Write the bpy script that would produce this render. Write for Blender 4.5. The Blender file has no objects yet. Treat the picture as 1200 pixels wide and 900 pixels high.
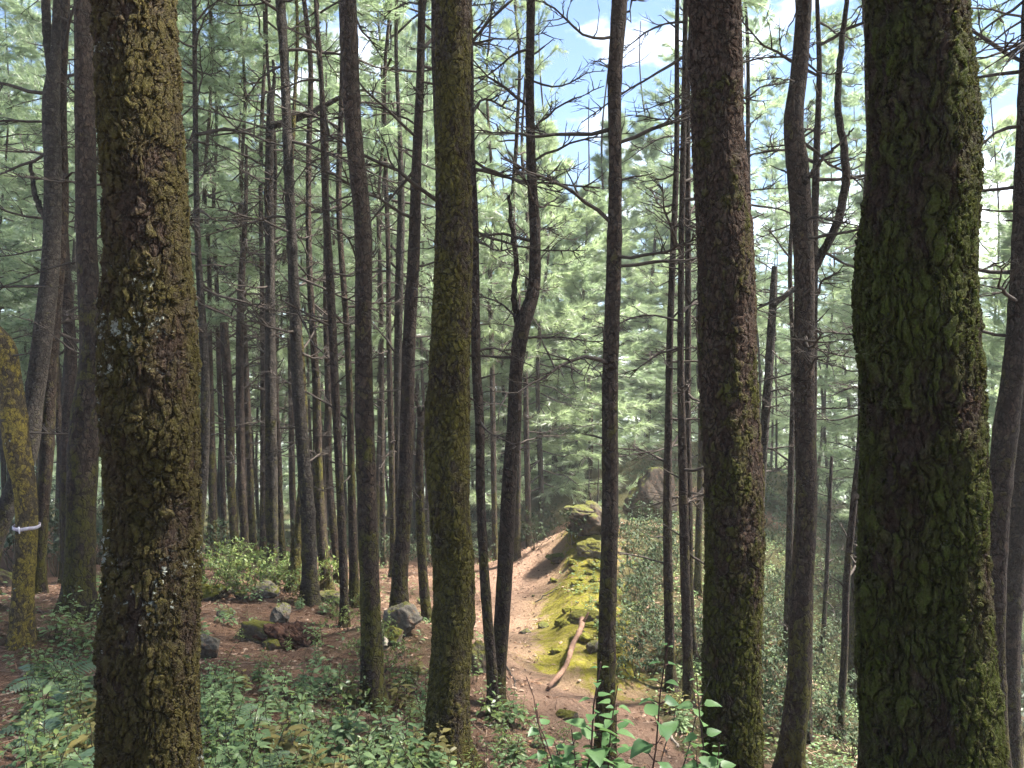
import bpy, math, random
import numpy as np
from mathutils import Vector, Matrix

# ------------------------------------------------------------------ camera, sky, sun, exposure
S = bpy.context.scene
COL = S.collection
CAMZ = 1.65
FPX = 942.0            # focal length in pixels of the 1200 x 900 photograph
cam_d = bpy.data.cameras.new('camera')
cam_d.sensor_width = 36.0
cam_d.lens = 36.0 * FPX / 1200.0
cam_d.clip_start = 0.05
cam_d.clip_end = 20000
cam = bpy.data.objects.new('camera', cam_d)
COL.objects.link(cam)
cam.location = (0, 0, CAMZ)
cam.rotation_euler = (math.radians(90), 0, 0)
S.camera = cam

SUN_AZ, SUN_EL = math.radians(78), math.radians(58)      # azimuth measured from +Y towards +X
SUN = Vector((math.sin(SUN_AZ) * math.cos(SUN_EL), math.cos(SUN_AZ) * math.cos(SUN_EL), math.sin(SUN_EL)))
sun_d = bpy.data.lights.new('sun', 'SUN')
sun_d.energy = 5.0
sun_d.angle = math.radians(6.0)
sun_d.color = (1.0, 0.95, 0.86)
sun = bpy.data.objects.new('sun', sun_d)
COL.objects.link(sun)
sun.location = SUN * 60
sun.rotation_euler = (-SUN).to_track_quat('-Z', 'Y').to_euler()

W = bpy.data.worlds.new('World')
S.world = W
W.use_nodes = True
wt = W.node_tree
wt.nodes.clear()
def wn(t, **k):
    n = wt.nodes.new(t)
    for a, b in k.items(): setattr(n, a, b)
    return n
w_out = wn('ShaderNodeOutputWorld')
w_bg = wn('ShaderNodeBackground')
w_bg.inputs['Strength'].default_value = 0.055
w_sky = wn('ShaderNodeTexSky', sky_type='NISHITA', sun_disc=False)
w_sky.sun_elevation = SUN_EL
w_sky.sun_rotation = SUN_AZ % (2 * math.pi)
w_sky.air_density = 0.9
w_sky.dust_density = 0.2
w_sky.ozone_density = 5.0
w_tc = wn('ShaderNodeTexCoord')
w_map = wn('ShaderNodeMapping')
w_map.inputs['Scale'].default_value = (1.0, 1.0, 1.9)
w_map.inputs['Location'].default_value = (0.9, 0.4, 0.15)
w_no = wn('ShaderNodeTexNoise')
w_no.inputs['Scale'].default_value = 3.1
w_no.inputs['Detail'].default_value = 7
w_no.inputs['Roughness'].default_value = 0.55
w_rmp = wn('ShaderNodeValToRGB')
w_rmp.color_ramp.elements[0].position = 0.54
w_rmp.color_ramp.elements[1].position = 0.66
w_mix = wn('ShaderNodeMix', data_type='RGBA')
w_mix.inputs[7].default_value = (12.5, 12.9, 13.4, 1)         # cloud white in the units of the sky texture
L = wt.links.new
L(w_tc.outputs['Generated'], w_map.inputs['Vector'])
L(w_map.outputs['Vector'], w_no.inputs['Vector'])
L(w_no.outputs['Fac'], w_rmp.inputs['Fac'])
L(w_rmp.outputs['Color'], w_mix.inputs[0])
L(w_sky.outputs['Color'], w_mix.inputs[6])
L(w_mix.outputs[2], w_bg.inputs['Color'])
L(w_bg.outputs[0], w_out.inputs[0])

vs = S.view_settings
vs.view_transform = 'Standard'
vs.look = 'None'
vs.gamma = 1.0
vs.use_curve_mapping = False
vs.exposure = 2.5
S.cycles.use_denoising = True
try: S.cycles.denoiser = 'OPENIMAGEDENOISE'
except Exception: pass
S.cycles.max_bounces = 7
S.cycles.diffuse_bounces = 3
S.cycles.glossy_bounces = 2
S.cycles.transmission_bounces = 4
S.cycles.volume_bounces = 1
S.cycles.transparent_max_bounces = 8
S.cycles.sample_clamp_indirect = 6.0
S.cycles.use_fast_gi = False
S.cycles.use_adaptive_sampling = True
S.cycles.adaptive_threshold = 0.02

# ------------------------------------------------------------------ helpers
rnd = random.Random(7)

def at(px, py, d):
    """a pixel of the photograph and a distance ahead -> a point in the place"""
    return np.array([(px - 600.0) / FPX * d, d, CAMZ - (py - 450.0) / FPX * d])

def tag(o, label=None, cat=None, group=None, kind=None):
    if label: o['label'] = label
    if cat: o['category'] = cat
    if group: o['group'] = group
    if kind: o['kind'] = kind
    return o

def empty(name, loc, rz=0.0):
    o = bpy.data.objects.new(name, None)
    COL.objects.link(o)
    o.location = loc
    o.rotation_euler = (0, 0, rz)
    o.empty_display_size = 0.2
    return o

class MB:
    """collects vertices and faces and links them as one mesh object"""
    def __init__(s): s.v = []; s.f = []; s.m = []; s.n = 0
    def add(s, v, f, mi=0):
        v = np.asarray(v, float).reshape(-1, 3)
        f = np.asarray(f, int) + s.n
        s.v.append(v); s.f.append(f); s.m.append(np.full(len(f), mi)); s.n += len(v)
    def tube(s, pts, rad, sides=6, mi=0, cap=True, wob=None):
        v, f = tube_geo(pts, rad, sides, wob)
        s.add(v, f, mi)
        if cap:
            k = len(pts) - 1
            top = np.arange(k * sides, (k + 1) * sides)
            c = np.asarray(pts[-1], float)
            base = s.n
            s.add(np.vstack([v[top], c + (c - np.asarray(pts[-2])) * 0.05]), [[i, (i + 1) % sides, sides] for i in range(sides)], mi)
    def mesh(s, name, mats, smooth=True):
        v = np.vstack(s.v)
        loops, starts, tot, mi = [], [], [], []
        pos = 0
        for f, m in zip(s.f, s.m):
            if not len(f): continue
            k = f.shape[1]
            loops.append(f.ravel()); starts.append(pos + np.arange(len(f)) * k); tot.append(np.full(len(f), k)); mi.append(m)
            pos += f.size
        loops = np.concatenate(loops); starts = np.concatenate(starts); tot = np.concatenate(tot); mi = np.concatenate(mi)
        me = bpy.data.meshes.new(name)
        me.vertices.add(len(v)); me.vertices.foreach_set('co', v.ravel().astype(np.float32))
        me.loops.add(len(loops)); me.loops.foreach_set('vertex_index', loops.astype(np.int32))
        me.polygons.add(len(starts)); me.polygons.foreach_set('loop_start', starts.astype(np.int32))
        try: me.polygons.foreach_set('loop_total', tot.astype(np.int32))
        except Exception: pass
        me.polygons.foreach_set('material_index', mi.astype(np.int32))
        me.polygons.foreach_set('use_smooth', np.full(len(starts), bool(smooth)))
        for m in mats: me.materials.append(m)
        me.update(calc_edges=True)
        return me
    def build(s, name, mats, parent=None, loc=(0, 0, 0), smooth=True):
        return link(name, s.mesh(name, mats if isinstance(mats, (list, tuple)) else [mats], smooth), parent, loc)

def link(name, me, parent=None, loc=(0, 0, 0), rot=(0, 0, 0), sc=1.0):
    o = bpy.data.objects.new(name, me)
    COL.objects.link(o)
    o.parent = parent
    o.location = loc
    o.rotation_euler = rot
    o.scale = (sc, sc, sc) if isinstance(sc, (int, float)) else sc
    return o

def frames(pts):
    pts = np.asarray(pts, float)
    t = np.gradient(pts, axis=0)
    t /= np.linalg.norm(t, axis=1)[:, None] + 1e-9
    up = np.array([0.0, 0, 1.0]) if abs(t[0][2]) < 0.9 else np.array([1.0, 0, 0])
    n = np.zeros_like(pts)
    a = up - t[0] * np.dot(up, t[0]); a /= np.linalg.norm(a)
    n[0] = a
    for i in range(1, len(pts)):
        a = n[i - 1] - t[i] * np.dot(n[i - 1], t[i])
        n[i] = a / (np.linalg.norm(a) + 1e-9)
    return t, n, np.cross(t, n)

def tube_geo(pts, rad, sides, wob=None):
    pts = np.asarray(pts, float)
    t, n, b = frames(pts)
    k = len(pts)
    a = np.arange(sides) * 2 * math.pi / sides
    r = np.broadcast_to(np.asarray(rad, float).reshape(k, -1), (k, sides)).copy()
    if wob is not None: r *= wob
    v = pts[:, None, :] + r[:, :, None] * (n[:, None, :] * np.cos(a)[None, :, None] + b[:, None, :] * np.sin(a)[None, :, None])
    i = np.arange(k - 1)[:, None] * sides
    j = np.arange(sides)[None, :]
    j2 = (j + 1) % sides
    f = np.stack([i + j, i + j2, i + sides + j2, i + sides + j], -1).reshape(-1, 4)
    return v.reshape(-1, 3), f

def hash2(ix, iy, seed):
    h = (ix.astype(np.int64) * 374761393 + iy.astype(np.int64) * 668265263 + seed * 974634777) & 0xffffffff
    h = ((h ^ (h >> 13)) * 1274126177) & 0xffffffff
    return ((h ^ (h >> 16)) & 0xffffff) / float(0xffffff)

def vnoise(x, y, seed=0):
    x = np.asarray(x, float); y = np.asarray(y, float)
    ix = np.floor(x).astype(int); iy = np.floor(y).astype(int)
    fx = x - ix; fy = y - iy
    fx = fx * fx * (3 - 2 * fx); fy = fy * fy * (3 - 2 * fy)
    a = hash2(ix, iy, seed); b = hash2(ix + 1, iy, seed); c = hash2(ix, iy + 1, seed); d = hash2(ix + 1, iy + 1, seed)
    return (a * (1 - fx) + b * fx) * (1 - fy) + (c * (1 - fx) + d * fx) * fy

def fbm(x, y, seed=0, octs=4):
    s = 0; amp = 0.5
    for o in range(octs):
        s = s + amp * (vnoise(np.asarray(x) * 2 ** o, np.asarray(y) * 2 ** o, seed + o) - 0.5)
        amp *= 0.5
    return s

# ------------------------------------------------------------------ materials
def new_mat(name):
    m = bpy.data.materials.new(name)
    m.use_nodes = True
    nt = m.node_tree
    nt.nodes.clear()
    return m, nt

class NT:
    def __init__(s, nt): s.nt = nt
    def n(s, t, ins=None, **k):
        x = s.nt.nodes.new(t)
        for a, b in k.items(): setattr(x, a, b)
        for a, b in (ins or {}).items():
            if hasattr(b, 'bl_idname') or hasattr(b, 'is_linked'): s.nt.links.new(b, x.inputs[a])
            else: x.inputs[a].default_value = b
        return x
    def ramp(s, fac, stops):
        r = s.n('ShaderNodeValToRGB', {'Fac': fac})
        e = r.color_ramp.elements
        while len(e) < len(stops): e.new(0.5)
        for x, (p, c) in zip(e, stops):
            x.position = p
            x.color = (c, c, c, 1) if isinstance(c, (int, float)) else (*c, 1)
        return r.outputs['Color']
    def mix(s, fac, a, b):
        x = s.n('ShaderNodeMix', data_type='RGBA')
        for i, v in ((0, fac), (6, a), (7, b)):
            if hasattr(v, 'is_linked'): s.nt.links.new(v, x.inputs[i])
            elif i == 0: x.inputs[0].default_value = v
            else: x.inputs[i].default_value = (*v, 1)
        return x.outputs[2]
    def math(s, op, a, b=0.0, clamp=False):
        x = s.n('ShaderNodeMath', operation=op, use_clamp=clamp)
        for i, v in ((0, a), (1, b)):
            if hasattr(v, 'is_linked'): s.nt.links.new(v, x.inputs[i])
            else: x.inputs[i].default_value = v
        return x.outputs[0]
    def noise(s, vec, scale, detail=4, rough=0.55):
        return s.n('ShaderNodeTexNoise', {'Vector': vec, 'Scale': scale, 'Detail': detail, 'Roughness': rough}).outputs['Fac']
    def mapping(s, vec, scale=(1, 1, 1), loc=(0, 0, 0)):
        return s.n('ShaderNodeMapping', {'Vector': vec, 'Scale': scale, 'Location': loc}).outputs['Vector']

def bark_mat(name, bark, crack, moss, moss_amt, lichen=0.0, plate=24.0, stretch=0.42, disp=0.0, bump=0.7, flake=None, flake_amt=0.0, low_moss=0.0):
    m, nt = new_mat(name)
    N = NT(nt)
    out = N.n('ShaderNodeOutputMaterial')
    pr = N.n('ShaderNodeBsdfPrincipled')
    pr.inputs['Roughness'].default_value = 0.9
    pr.inputs['Specular IOR Level'].default_value = 0.18
    tc = N.n('ShaderNodeTexCoord').outputs['Object']
    oi = N.n('ShaderNodeObjectInfo').outputs['Random']
    off = N.n('ShaderNodeCombineXYZ', {'Z': N.math('MULTIPLY', oi, 37.0)}).outputs[0]
    p0 = N.n('ShaderNodeVectorMath', {0: tc, 1: off}, operation='ADD').outputs[0]
    warp = N.n('ShaderNodeTexNoise', {'Vector': p0, 'Scale': 9.0, 'Detail': 3.0}).outputs['Color']
    wv = N.n('ShaderNodeVectorMath', {0: warp, 'Scale': 0.13}, operation='SCALE').outputs[0]
    p1 = N.n('ShaderNodeVectorMath', {0: p0, 1: wv}, operation='ADD').outputs[0]
    ps = N.mapping(p1, (1, 1, stretch))
    vor = N.n('ShaderNodeTexVoronoi', {'Vector': ps, 'Scale': plate}, feature='DISTANCE_TO_EDGE').outputs['Distance']
    vor2 = N.n('ShaderNodeTexVoronoi', {'Vector': ps, 'Scale': plate * 2.3}, feature='DISTANCE_TO_EDGE').outputs['Distance']
    vcell = N.n('ShaderNodeTexVoronoi', {'Vector': ps, 'Scale': plate}, feature='F1').outputs['Color']
    cellv = N.n('ShaderNodeSeparateColor', {'Color': vcell}).outputs[0]
    edge = N.ramp(vor, [(0.0, 0.0), (0.03, 0.35), (0.10, 0.9), (0.3, 1.0)])
    edge2 = N.ramp(vor2, [(0.0, 0.0), (0.12, 0.75), (0.5, 1.0)])
    fine = N.noise(N.mapping(p0, (1, 1, 0.5)), 70, 6, 0.7)
    mid = N.noise(p0, 16, 4, 0.6)
    big = N.noise(N.mapping(p0, (1, 1, 0.55)), 4.2, 3, 0.6)
    # height of the bark: slabs of uneven height, split by cracks, with rough ridges over them
    rid = N.noise(N.mapping(p1, (1, 1, stretch * 0.6)), plate * 1.15, 5, 0.7)
    ridge_ = N.math('SUBTRACT', 1.0, N.math('MULTIPLY', N.math('ABSOLUTE', N.math('SUBTRACT', rid, 0.5)), 4.0), True)
    h = N.math('ADD', N.math('MULTIPLY', edge, 0.30), N.math('MULTIPLY', edge2, 0.16))
    h = N.math('ADD', h, N.math('MULTIPLY', N.math('MULTIPLY', cellv, edge), 0.42))
    h = N.math('SUBTRACT', h, N.math('MULTIPLY', ridge_, 0.30))
    h = N.math('ADD', h, N.math('MULTIPLY', fine, 0.55))
    h = N.math('ADD', h, N.math('MULTIPLY', mid, 0.65))
    edge = N.math('MULTIPLY', edge, N.math('SUBTRACT', 1.0, N.math('MULTIPLY', ridge_, 0.6)))
    # colour
    c = N.mix(cellv, tuple(x * 0.55 for x in bark), tuple(min(1, x * 1.6) for x in bark))
    if flake:
        fm = N.ramp(N.math('ADD', N.math('MULTIPLY', cellv, 0.55), N.math('MULTIPLY', mid, 0.45)), [(0.70 - 0.25 * flake_amt, 0.0), (0.80 - 0.2 * flake_amt, 1.0)])
        c = N.mix(fm, c, flake)
    c = N.mix(N.ramp(fine, [(0.35, 1.0), (0.6, 0.0)]), c, tuple(x * 0.45 for x in bark))
    g1 = N.noise(N.mapping(p0, (1, 1, 1.6)), 11, 6, 0.72)
    c = N.mix(N.ramp(g1, [(0.50, 0.0), (0.68, 0.75)]), c, (0.5 * bark[0] + 0.09, 0.5 * bark[1] + 0.085, 0.5 * bark[2] + 0.075))
    c = N.mix(N.ramp(g1, [(0.30, 0.8), (0.46, 0.0)]), c, tuple(x * 0.4 for x in bark))
    c = N.mix(N.math('MULTIPLY', N.math('SUBTRACT', 1.0, edge), 1.0), c, crack)
    mm = N.math('ADD', N.math('MULTIPLY', big, 0.72), N.math('MULTIPLY', mid, 0.26))
    mm = N.math('ADD', mm, N.math('MULTIPLY', fine, 0.26))
    mm = N.math('ADD', mm, N.math('MULTIPLY', N.math('SUBTRACT', cellv, 0.5), 0.16))
    if low_moss:
        z = N.n('ShaderNodeSeparateXYZ', {'Vector': tc}).outputs[2]
        mm = N.math('ADD', mm, N.math('MULTIPLY', N.math('SUBTRACT', 1.0, N.math('MULTIPLY', z, 0.22), True), low_moss))
    t = 0.94 - 0.40 * moss_amt
    mf = N.ramp(mm, [(t - 0.05, 0.0), (t + 0.09, 1.0)])
    mf = N.math('MULTIPLY', mf, N.ramp(edge, [(0.0, 0.1), (0.6, 1.0)]))
    mc = N.mix(N.noise(p0, 45, 5, 0.7), tuple(x * 0.30 for x in moss), tuple(min(1, x * 1.75) for x in moss))
    c = N.mix(mf, c, mc)
    if lichen:
        ln = N.n('ShaderNodeTexNoise', {'Vector': p0, 'Scale': 30.0, 'Detail': 5.0, 'Roughness': 0.65}).outputs['Fac']
        lb = N.noise(p0, 3.1, 2)
        lf = N.ramp(N.math('ADD', N.math('MULTIPLY', ln, 0.7), N.math('MULTIPLY', lb, 0.5)), [(0.86 - 0.09 * lichen, 0.0), (0.89 - 0.09 * lichen, 1.0)])
        c = N.mix(lf, c, (0.34, 0.36, 0.31))
    nt.links.new(c, pr.inputs['Base Color'])
    hm = N.math('ADD', h, N.math('MULTIPLY', mf, N.math('MULTIPLY', N.noise(p0, 90, 3, 0.7), 0.35)))
    bp = N.n('ShaderNodeBump', {'Height': hm, 'Strength': bump, 'Distance': 0.03})
    nt.links.new(bp.outputs[0], pr.inputs['Normal'])
    nt.links.new(pr.outputs[0], out.inputs['Surface'])
    if disp:
        dn = N.n('ShaderNodeDisplacement', {'Height': hm, 'Midlevel': 0.9, 'Scale': disp})
        nt.links.new(dn.outputs[0], out.inputs['Displacement'])
        m.displacement_method = 'BOTH'
    return m

BARK = dict(
    olive=bark_mat('bark_olive_moss', (0.135, 0.085, 0.058), (0.026, 0.018, 0.012), (0.080, 0.068, 0.018), 0.95, 1.3, 28, 0.42, 0.032, 0.6, (0.27, 0.19, 0.15), 0.35, 0.06),
    green=bark_mat('bark_green_moss', (0.10, 0.060, 0.042), (0.022, 0.015, 0.010), (0.060, 0.074, 0.012), 0.93, 0.35, 33, 0.22, 0.028, 0.6, (0.20, 0.125, 0.095), 0.2, 0.08),
    ruddy=bark_mat('bark_ruddy', (0.155, 0.098, 0.070), (0.020, 0.014, 0.010), (0.075, 0.082, 0.012), 0.46, 0.3, 30, 0.5, 0.024, 0.6, (0.24, 0.16, 0.125), 0.3, 0.30),
    mossy=bark_mat('bark_mossy', (0.13, 0.090, 0.062), (0.018, 0.013, 0.009), (0.108, 0.096, 0.020), 0.86, 0.5, 30, 0.5, 0.018, 0.7, (0.22, 0.16, 0.12), 0.2, 0.08),
    yellow=bark_mat('bark_yellow_moss', (0.20, 0.15, 0.09), (0.03, 0.02, 0.012), (0.30, 0.225, 0.04), 0.82, 0.9, 34, 0.6, 0, 0.7),
    brown=bark_mat('bark_brown', (0.115, 0.076, 0.055), (0.018, 0.013, 0.010), (0.085, 0.080, 0.014), 0.40, 0.35, 19, 0.45, 0, 1.0, (0.19, 0.13, 0.10), 0.2, 0.22),
    plain=bark_mat('bark_plain', (0.100, 0.066, 0.050), (0.018, 0.013, 0.010), (0.070, 0.062, 0.013), 0.22, 0.3, 19, 0.45, 0, 1.0, None, 0, 0.25),
    grey=bark_mat('bark_grey', (0.105, 0.084, 0.068), (0.022, 0.018, 0.015), (0.080, 0.074, 0.016), 0.24, 0.7, 19, 0.8, 0, 1.0, None, 0, 0.25),
)

def simple_mat(name, cols, scale=8.0, rough=0.85, bump=0.3, spec=0.2, stops=None, bscale=None):
    m, nt = new_mat(name)
    N = NT(nt)
    out = N.n('ShaderNodeOutputMaterial'); pr = N.n('ShaderNodeBsdfPrincipled')
    pr.inputs['Roughness'].default_value = rough
    pr.inputs['Specular IOR Level'].default_value = spec
    tc = N.n('ShaderNodeTexCoord').outputs['Object']
    f = N.noise(tc, scale, 7, 0.62)
    k = len(cols)
    st = stops or [0.3 + 0.4 * i / max(1, k - 1) for i in range(k)]
    c = N.ramp(f, list(zip(st, cols)))
    nt.links.new(c, pr.inputs['Base Color'])
    if bump:
        bp = N.n('ShaderNodeBump', {'Height': N.noise(tc, bscale or scale * 3, 6, 0.65), 'Strength': bump, 'Distance': 0.03})
        nt.links.new(bp.outputs[0], pr.inputs['Normal'])
    nt.links.new(pr.outputs[0], out.inputs['Surface'])
    return m

def leaf_mat(name, dark, light, trans=0.35, gloss=0.10, rough=0.42, scale=1.2, rand=0.5, hue=(1.0, 1.0, 0.7)):
    """thin leaves and needles: diffuse + translucent + a little sheen; light and dark clumps from a slow noise"""
    m, nt = new_mat(name)
    N = NT(nt)
    out = N.n('ShaderNodeOutputMaterial')
    geo = N.n('ShaderNodeNewGeometry')
    oi = N.n('ShaderNodeObjectInfo').outputs['Random']
    f = N.noise(geo.outputs['Position'], scale, 3, 0.6)
    isl = geo.outputs['Random Per Island']
    f = N.math('ADD', N.math('MULTIPLY', f, 1.0), N.math('MULTIPLY', N.math('SUBTRACT', isl, 0.5), rand))
    f = N.math('ADD', f, N.math('MULTIPLY', N.math('SUBTRACT', oi, 0.5), 0.35))
    c = N.ramp(f, [(0.2, dark), (0.75, light)])
    tcol = N.mix(0.45, c, tuple(min(1, x * h * 2.1) for x, h in zip(light, hue)))
    d = N.n('ShaderNodeBsdfDiffuse', {'Color': c}).outputs[0]
    t = N.n('ShaderNodeBsdfTranslucent', {'Color': tcol}).outputs[0]
    g = N.n('ShaderNodeBsdfGlossy', {'Color': (1, 1, 1, 1), 'Roughness': rough}).outputs[0]
    s1 = N.n('ShaderNodeMixShader', {0: trans, 1: d, 2: t}).outputs[0]
    s2 = N.n('ShaderNodeMixShader', {0: gloss, 1: s1, 2: g}).outputs[0]
    nt.links.new(s2, out.inputs['Surface'])
    return m

M_needle = leaf_mat('pine_needles', (0.095, 0.130, 0.062), (0.225, 0.295, 0.180), 0.54, 0.06, 0.45, 0.35, 0.5, (1.0, 1.02, 0.88))
M_needle_pale = leaf_mat('pale_pine_needles', (0.140, 0.180, 0.080), (0.310, 0.385, 0.235), 0.54, 0.07, 0.45, 0.35, 0.5, (1.0, 1.02, 0.85))
M_dead = simple_mat('dead_wood', [(0.035, 0.028, 0.024), (0.075, 0.060, 0.050)], 14, 0.9, 0.4)
M_twig_pale = simple_mat('pale_dead_wood', [(0.22, 0.18, 0.14), (0.36, 0.31, 0.25)], 10, 0.9, 0.3)
M_nettle = leaf_mat('weed_leaf', (0.085, 0.140, 0.066), (0.190, 0.265, 0.125), 0.32, 0.012, 0.4, 1.6, 0.6)
M_weed2 = leaf_mat('bright_weed_leaf', (0.075, 0.125, 0.035), (0.170, 0.220, 0.060), 0.32, 0.06, 0.4, 1.6, 0.7)
M_dryweed = leaf_mat('yellowed_weed_leaf', (0.09, 0.085, 0.03), (0.20, 0.17, 0.06), 0.3, 0.02, 0.5, 3.0, 0.9)
M_shrub = leaf_mat('shrub_leaf', (0.034, 0.055, 0.030), (0.068, 0.092, 0.050), 0.14, 0.008, 0.5, 1.0, 0.7)
M_dark_shrub = leaf_mat('dark_shrub_leaf', (0.022, 0.044, 0.022), (0.065, 0.095, 0.050), 0.2, 0.05, 0.45, 1.0, 0.7)
M_yshrub = leaf_mat('bush_leaf', (0.075, 0.125, 0.040), (0.165, 0.205, 0.070), 0.28, 0.012, 0.4, 1.2, 0.8)
M_sap = leaf_mat('sapling_leaf', (0.060, 0.130, 0.050), (0.130, 0.225, 0.085), 0.32, 0.025, 0.45, 3.0, 0.6)
M_fern = leaf_mat('fern_leaf', (0.050, 0.095, 0.050), (0.095, 0.150, 0.080), 0.35, 0.06, 0.4, 1.5, 0.3)
M_stem = simple_mat('plant_stem', [(0.045, 0.040, 0.022), (0.10, 0.075, 0.045)], 20, 0.8, 0.0)
M_stem_red = simple_mat('dark_red_stem', [(0.04, 0.022, 0.018), (0.085, 0.045, 0.035)], 20, 0.7, 0.0)
M_rock = simple_mat('rock', [(0.10, 0.10, 0.085), (0.22, 0.21, 0.18), (0.33, 0.32, 0.28)], 5, 0.9, 0.6)
M_litter = leaf_mat('litter', (0.10, 0.048, 0.026), (0.30, 0.17, 0.10), 0.05, 0.02, 0.5, 9.0, 1.0, (1, 1, 1))
M_litter_dark = simple_mat('dark_litter', [(0.035, 0.020, 0.014), (0.09, 0.05, 0.034)], 9, 0.95, 0)
M_litter_pale = simple_mat('pale_litter', [(0.20, 0.13, 0.09), (0.36, 0.26, 0.19)], 9, 0.9, 0)
M_log = simple_mat('log_wood', [(0.085, 0.048, 0.033), (0.24, 0.145, 0.10)], 9, 0.85, 0.6)
M_ribbon = simple_mat('ribbon_cloth', [(0.45, 0.33, 0.39), (0.74, 0.70, 0.72)], 26, 0.7, 0.1)

def mossy_rock_mat(name, rock, moss, lo, hi):
    m, nt = new_mat(name)
    N = NT(nt)
    out = N.n('ShaderNodeOutputMaterial'); pr = N.n('ShaderNodeBsdfPrincipled')
    pr.inputs['Roughness'].default_value = 0.92
    pr.inputs['Specular IOR Level'].default_value = 0.15
    tc = N.n('ShaderNodeTexCoord').outputs['Object']
    nz = N.n('ShaderNodeSeparateXYZ', {'Vector': N.n('ShaderNodeNewGeometry').outputs['Normal']}).outputs[2]
    n1 = N.noise(tc, 9, 8, 0.75)
    c = N.ramp(n1, [(0.32, tuple(x * 0.3 for x in rock)), (0.52, tuple(x * 0.8 for x in rock)), (0.66, rock)])
    c = N.mix(N.ramp(N.noise(tc, 14, 4), [(0.55, 0.0), (0.66, 0.6)]), c, (0.20, 0.115, 0.07))
    mc = N.mix(N.noise(tc, 30, 5, 0.7), tuple(x * 0.4 for x in moss), tuple(min(1, x * 1.5) for x in moss))
    f = N.ramp(N.math('ADD', N.math('MULTIPLY', nz, 0.55), N.math('ADD', N.math('MULTIPLY', N.noise(tc, 7.0, 8, 0.78), 1.5), -0.25)), [(lo, 0.0), (hi, 1.0)])
    nt.links.new(N.mix(f, c, mc), pr.inputs['Base Color'])
    bp = N.n('ShaderNodeBump', {'Height': N.noise(tc, 18, 7, 0.7), 'Strength': 0.7, 'Distance': 0.05})
    nt.links.new(bp.outputs[0], pr.inputs['Normal'])
    nt.links.new(pr.outputs[0], out.inputs['Surface'])
    return m
M_mossrock = mossy_rock_mat('mossy_rock', (0.15, 0.125, 0.095), (0.105, 0.10, 0.020), 0.55, 0.85)
M_greyrock = mossy_rock_mat('grey_rock', (0.165, 0.145, 0.12), (0.10, 0.10, 0.025), 0.88, 1.12)
M_darkrock = mossy_rock_mat('dark_rock', (0.085, 0.065, 0.050), (0.10, 0.105, 0.025), 0.80, 1.0)
M_earth = simple_mat('root_earth', [(0.020, 0.011, 0.008), (0.075, 0.038, 0.025), (0.17, 0.085, 0.055)], 16, 0.95, 0.9)

# ------------------------------------------------------------------ ground
GP = []     # control points x, y, z
def gp(px, py, d): GP.append(at(px, py, d))
for a in ((27, 752, 8.5), (93, 718, 9.5), (232, 682, 13.0), (364, 706, 12.0), (404, 735, 11.2), (437, 834, 8.1), (467, 728, 10.6),
          (523, 906, 6.2), (578, 838, 8.8), (709, 905, 7.6), (927, 916, 8.3), (985, 870, 11.0), (1001, 826, 14.0), (963, 766, 15.5),
          (888, 772, 12.0), (806, 830, 10.5), (786, 812, 11.0),
          (600, 692, 16.0), (640, 655, 20.0), (620, 722, 14.3), (640, 790, 10.8), (570, 750, 12.3), (560, 700, 15.0), (800, 893, 8.6),
          (700, 612, 19.5), (704, 617, 17.8), (716, 628, 17.2), (700, 652, 16.4), (694, 700, 14.4), (702, 748, 12.4), (745, 720, 14.0), (755, 660, 17.5),
          (770, 585, 24.0), (780, 520, 30.0), (880, 590, 26.0), (880, 700, 16.5), (960, 660, 21.0), (1010, 650, 26.0),
          (330, 760, 10.0), (250, 700, 12.0), (300, 668, 16.0), (250, 660, 19.0), (400, 655, 19.0), (480, 690, 15.0), (335, 650, 24.0),
          (100, 680, 14.0), (10, 690, 13.0), (600, 642, 26.0), (500, 645, 26.0), (1168, 935, 7.0), (1188, 960, 10.0), (240, 800, 8.0),
          (40, 850, 6.2), (300, 880, 6.0), (400, 905, 5.6)):
    gp(*a)
for p in ((0, -8, -0.5), (-8, -8, 0.3), (8, -8, -1.2), (0, 0, 0.0), (-1.2, 0, 0.1), (1.5, 0.5, -0.35), (0, 2.5, -0.35), (-1.65, 3.6, -0.62), (1.55, 3.0, -0.85), (1.3, 4.8, -1.35), (-4, 3, 0.0),
          (5, 3, -2.4), (-14, 18, -1.2), (-26, 20, -1.2), (-20, 5, 1.0), (-30, 45, -5.5), (-12, 40, -5.8), (2, 45, -5.6), (10, 38, -2.2), (12, 12, -6.0),
          (18, 18, -8.5), (28, 30, -13), (16, 30, -5.0), (28, 55, -12.0), (0, 75, -9.0), (-40, 80, -10.0), (40, 80, -18), (40, 10, -16), (25, -5, -9), (-30, -15, 3)):
    GP.append(np.array(p, float))
GP = np.array(GP)
def tps_fit(P, lam=0.02):
    n = len(P)
    d2 = ((P[:, None, :2] - P[None, :, :2]) ** 2).sum(-1)
    K = 0.5 * d2 * np.log(d2 + 1e-9) * (d2 > 0) + lam * np.eye(n)
    A = np.zeros((n + 3, n + 3)); A[:n, :n] = K; A[:n, n] = 1; A[:n, n + 1:] = P[:, :2]; A[n:, :n] = A[:n, n:].T
    return np.linalg.solve(A, np.concatenate([P[:, 2], np.zeros(3)]))
TW = tps_fit(GP)
ridge = np.array([at(700, 612, 19.5), at(690, 650, 17.0), at(688, 700, 14.4), at(692, 748, 12.4), at(700, 790, 11.0)])
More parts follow.
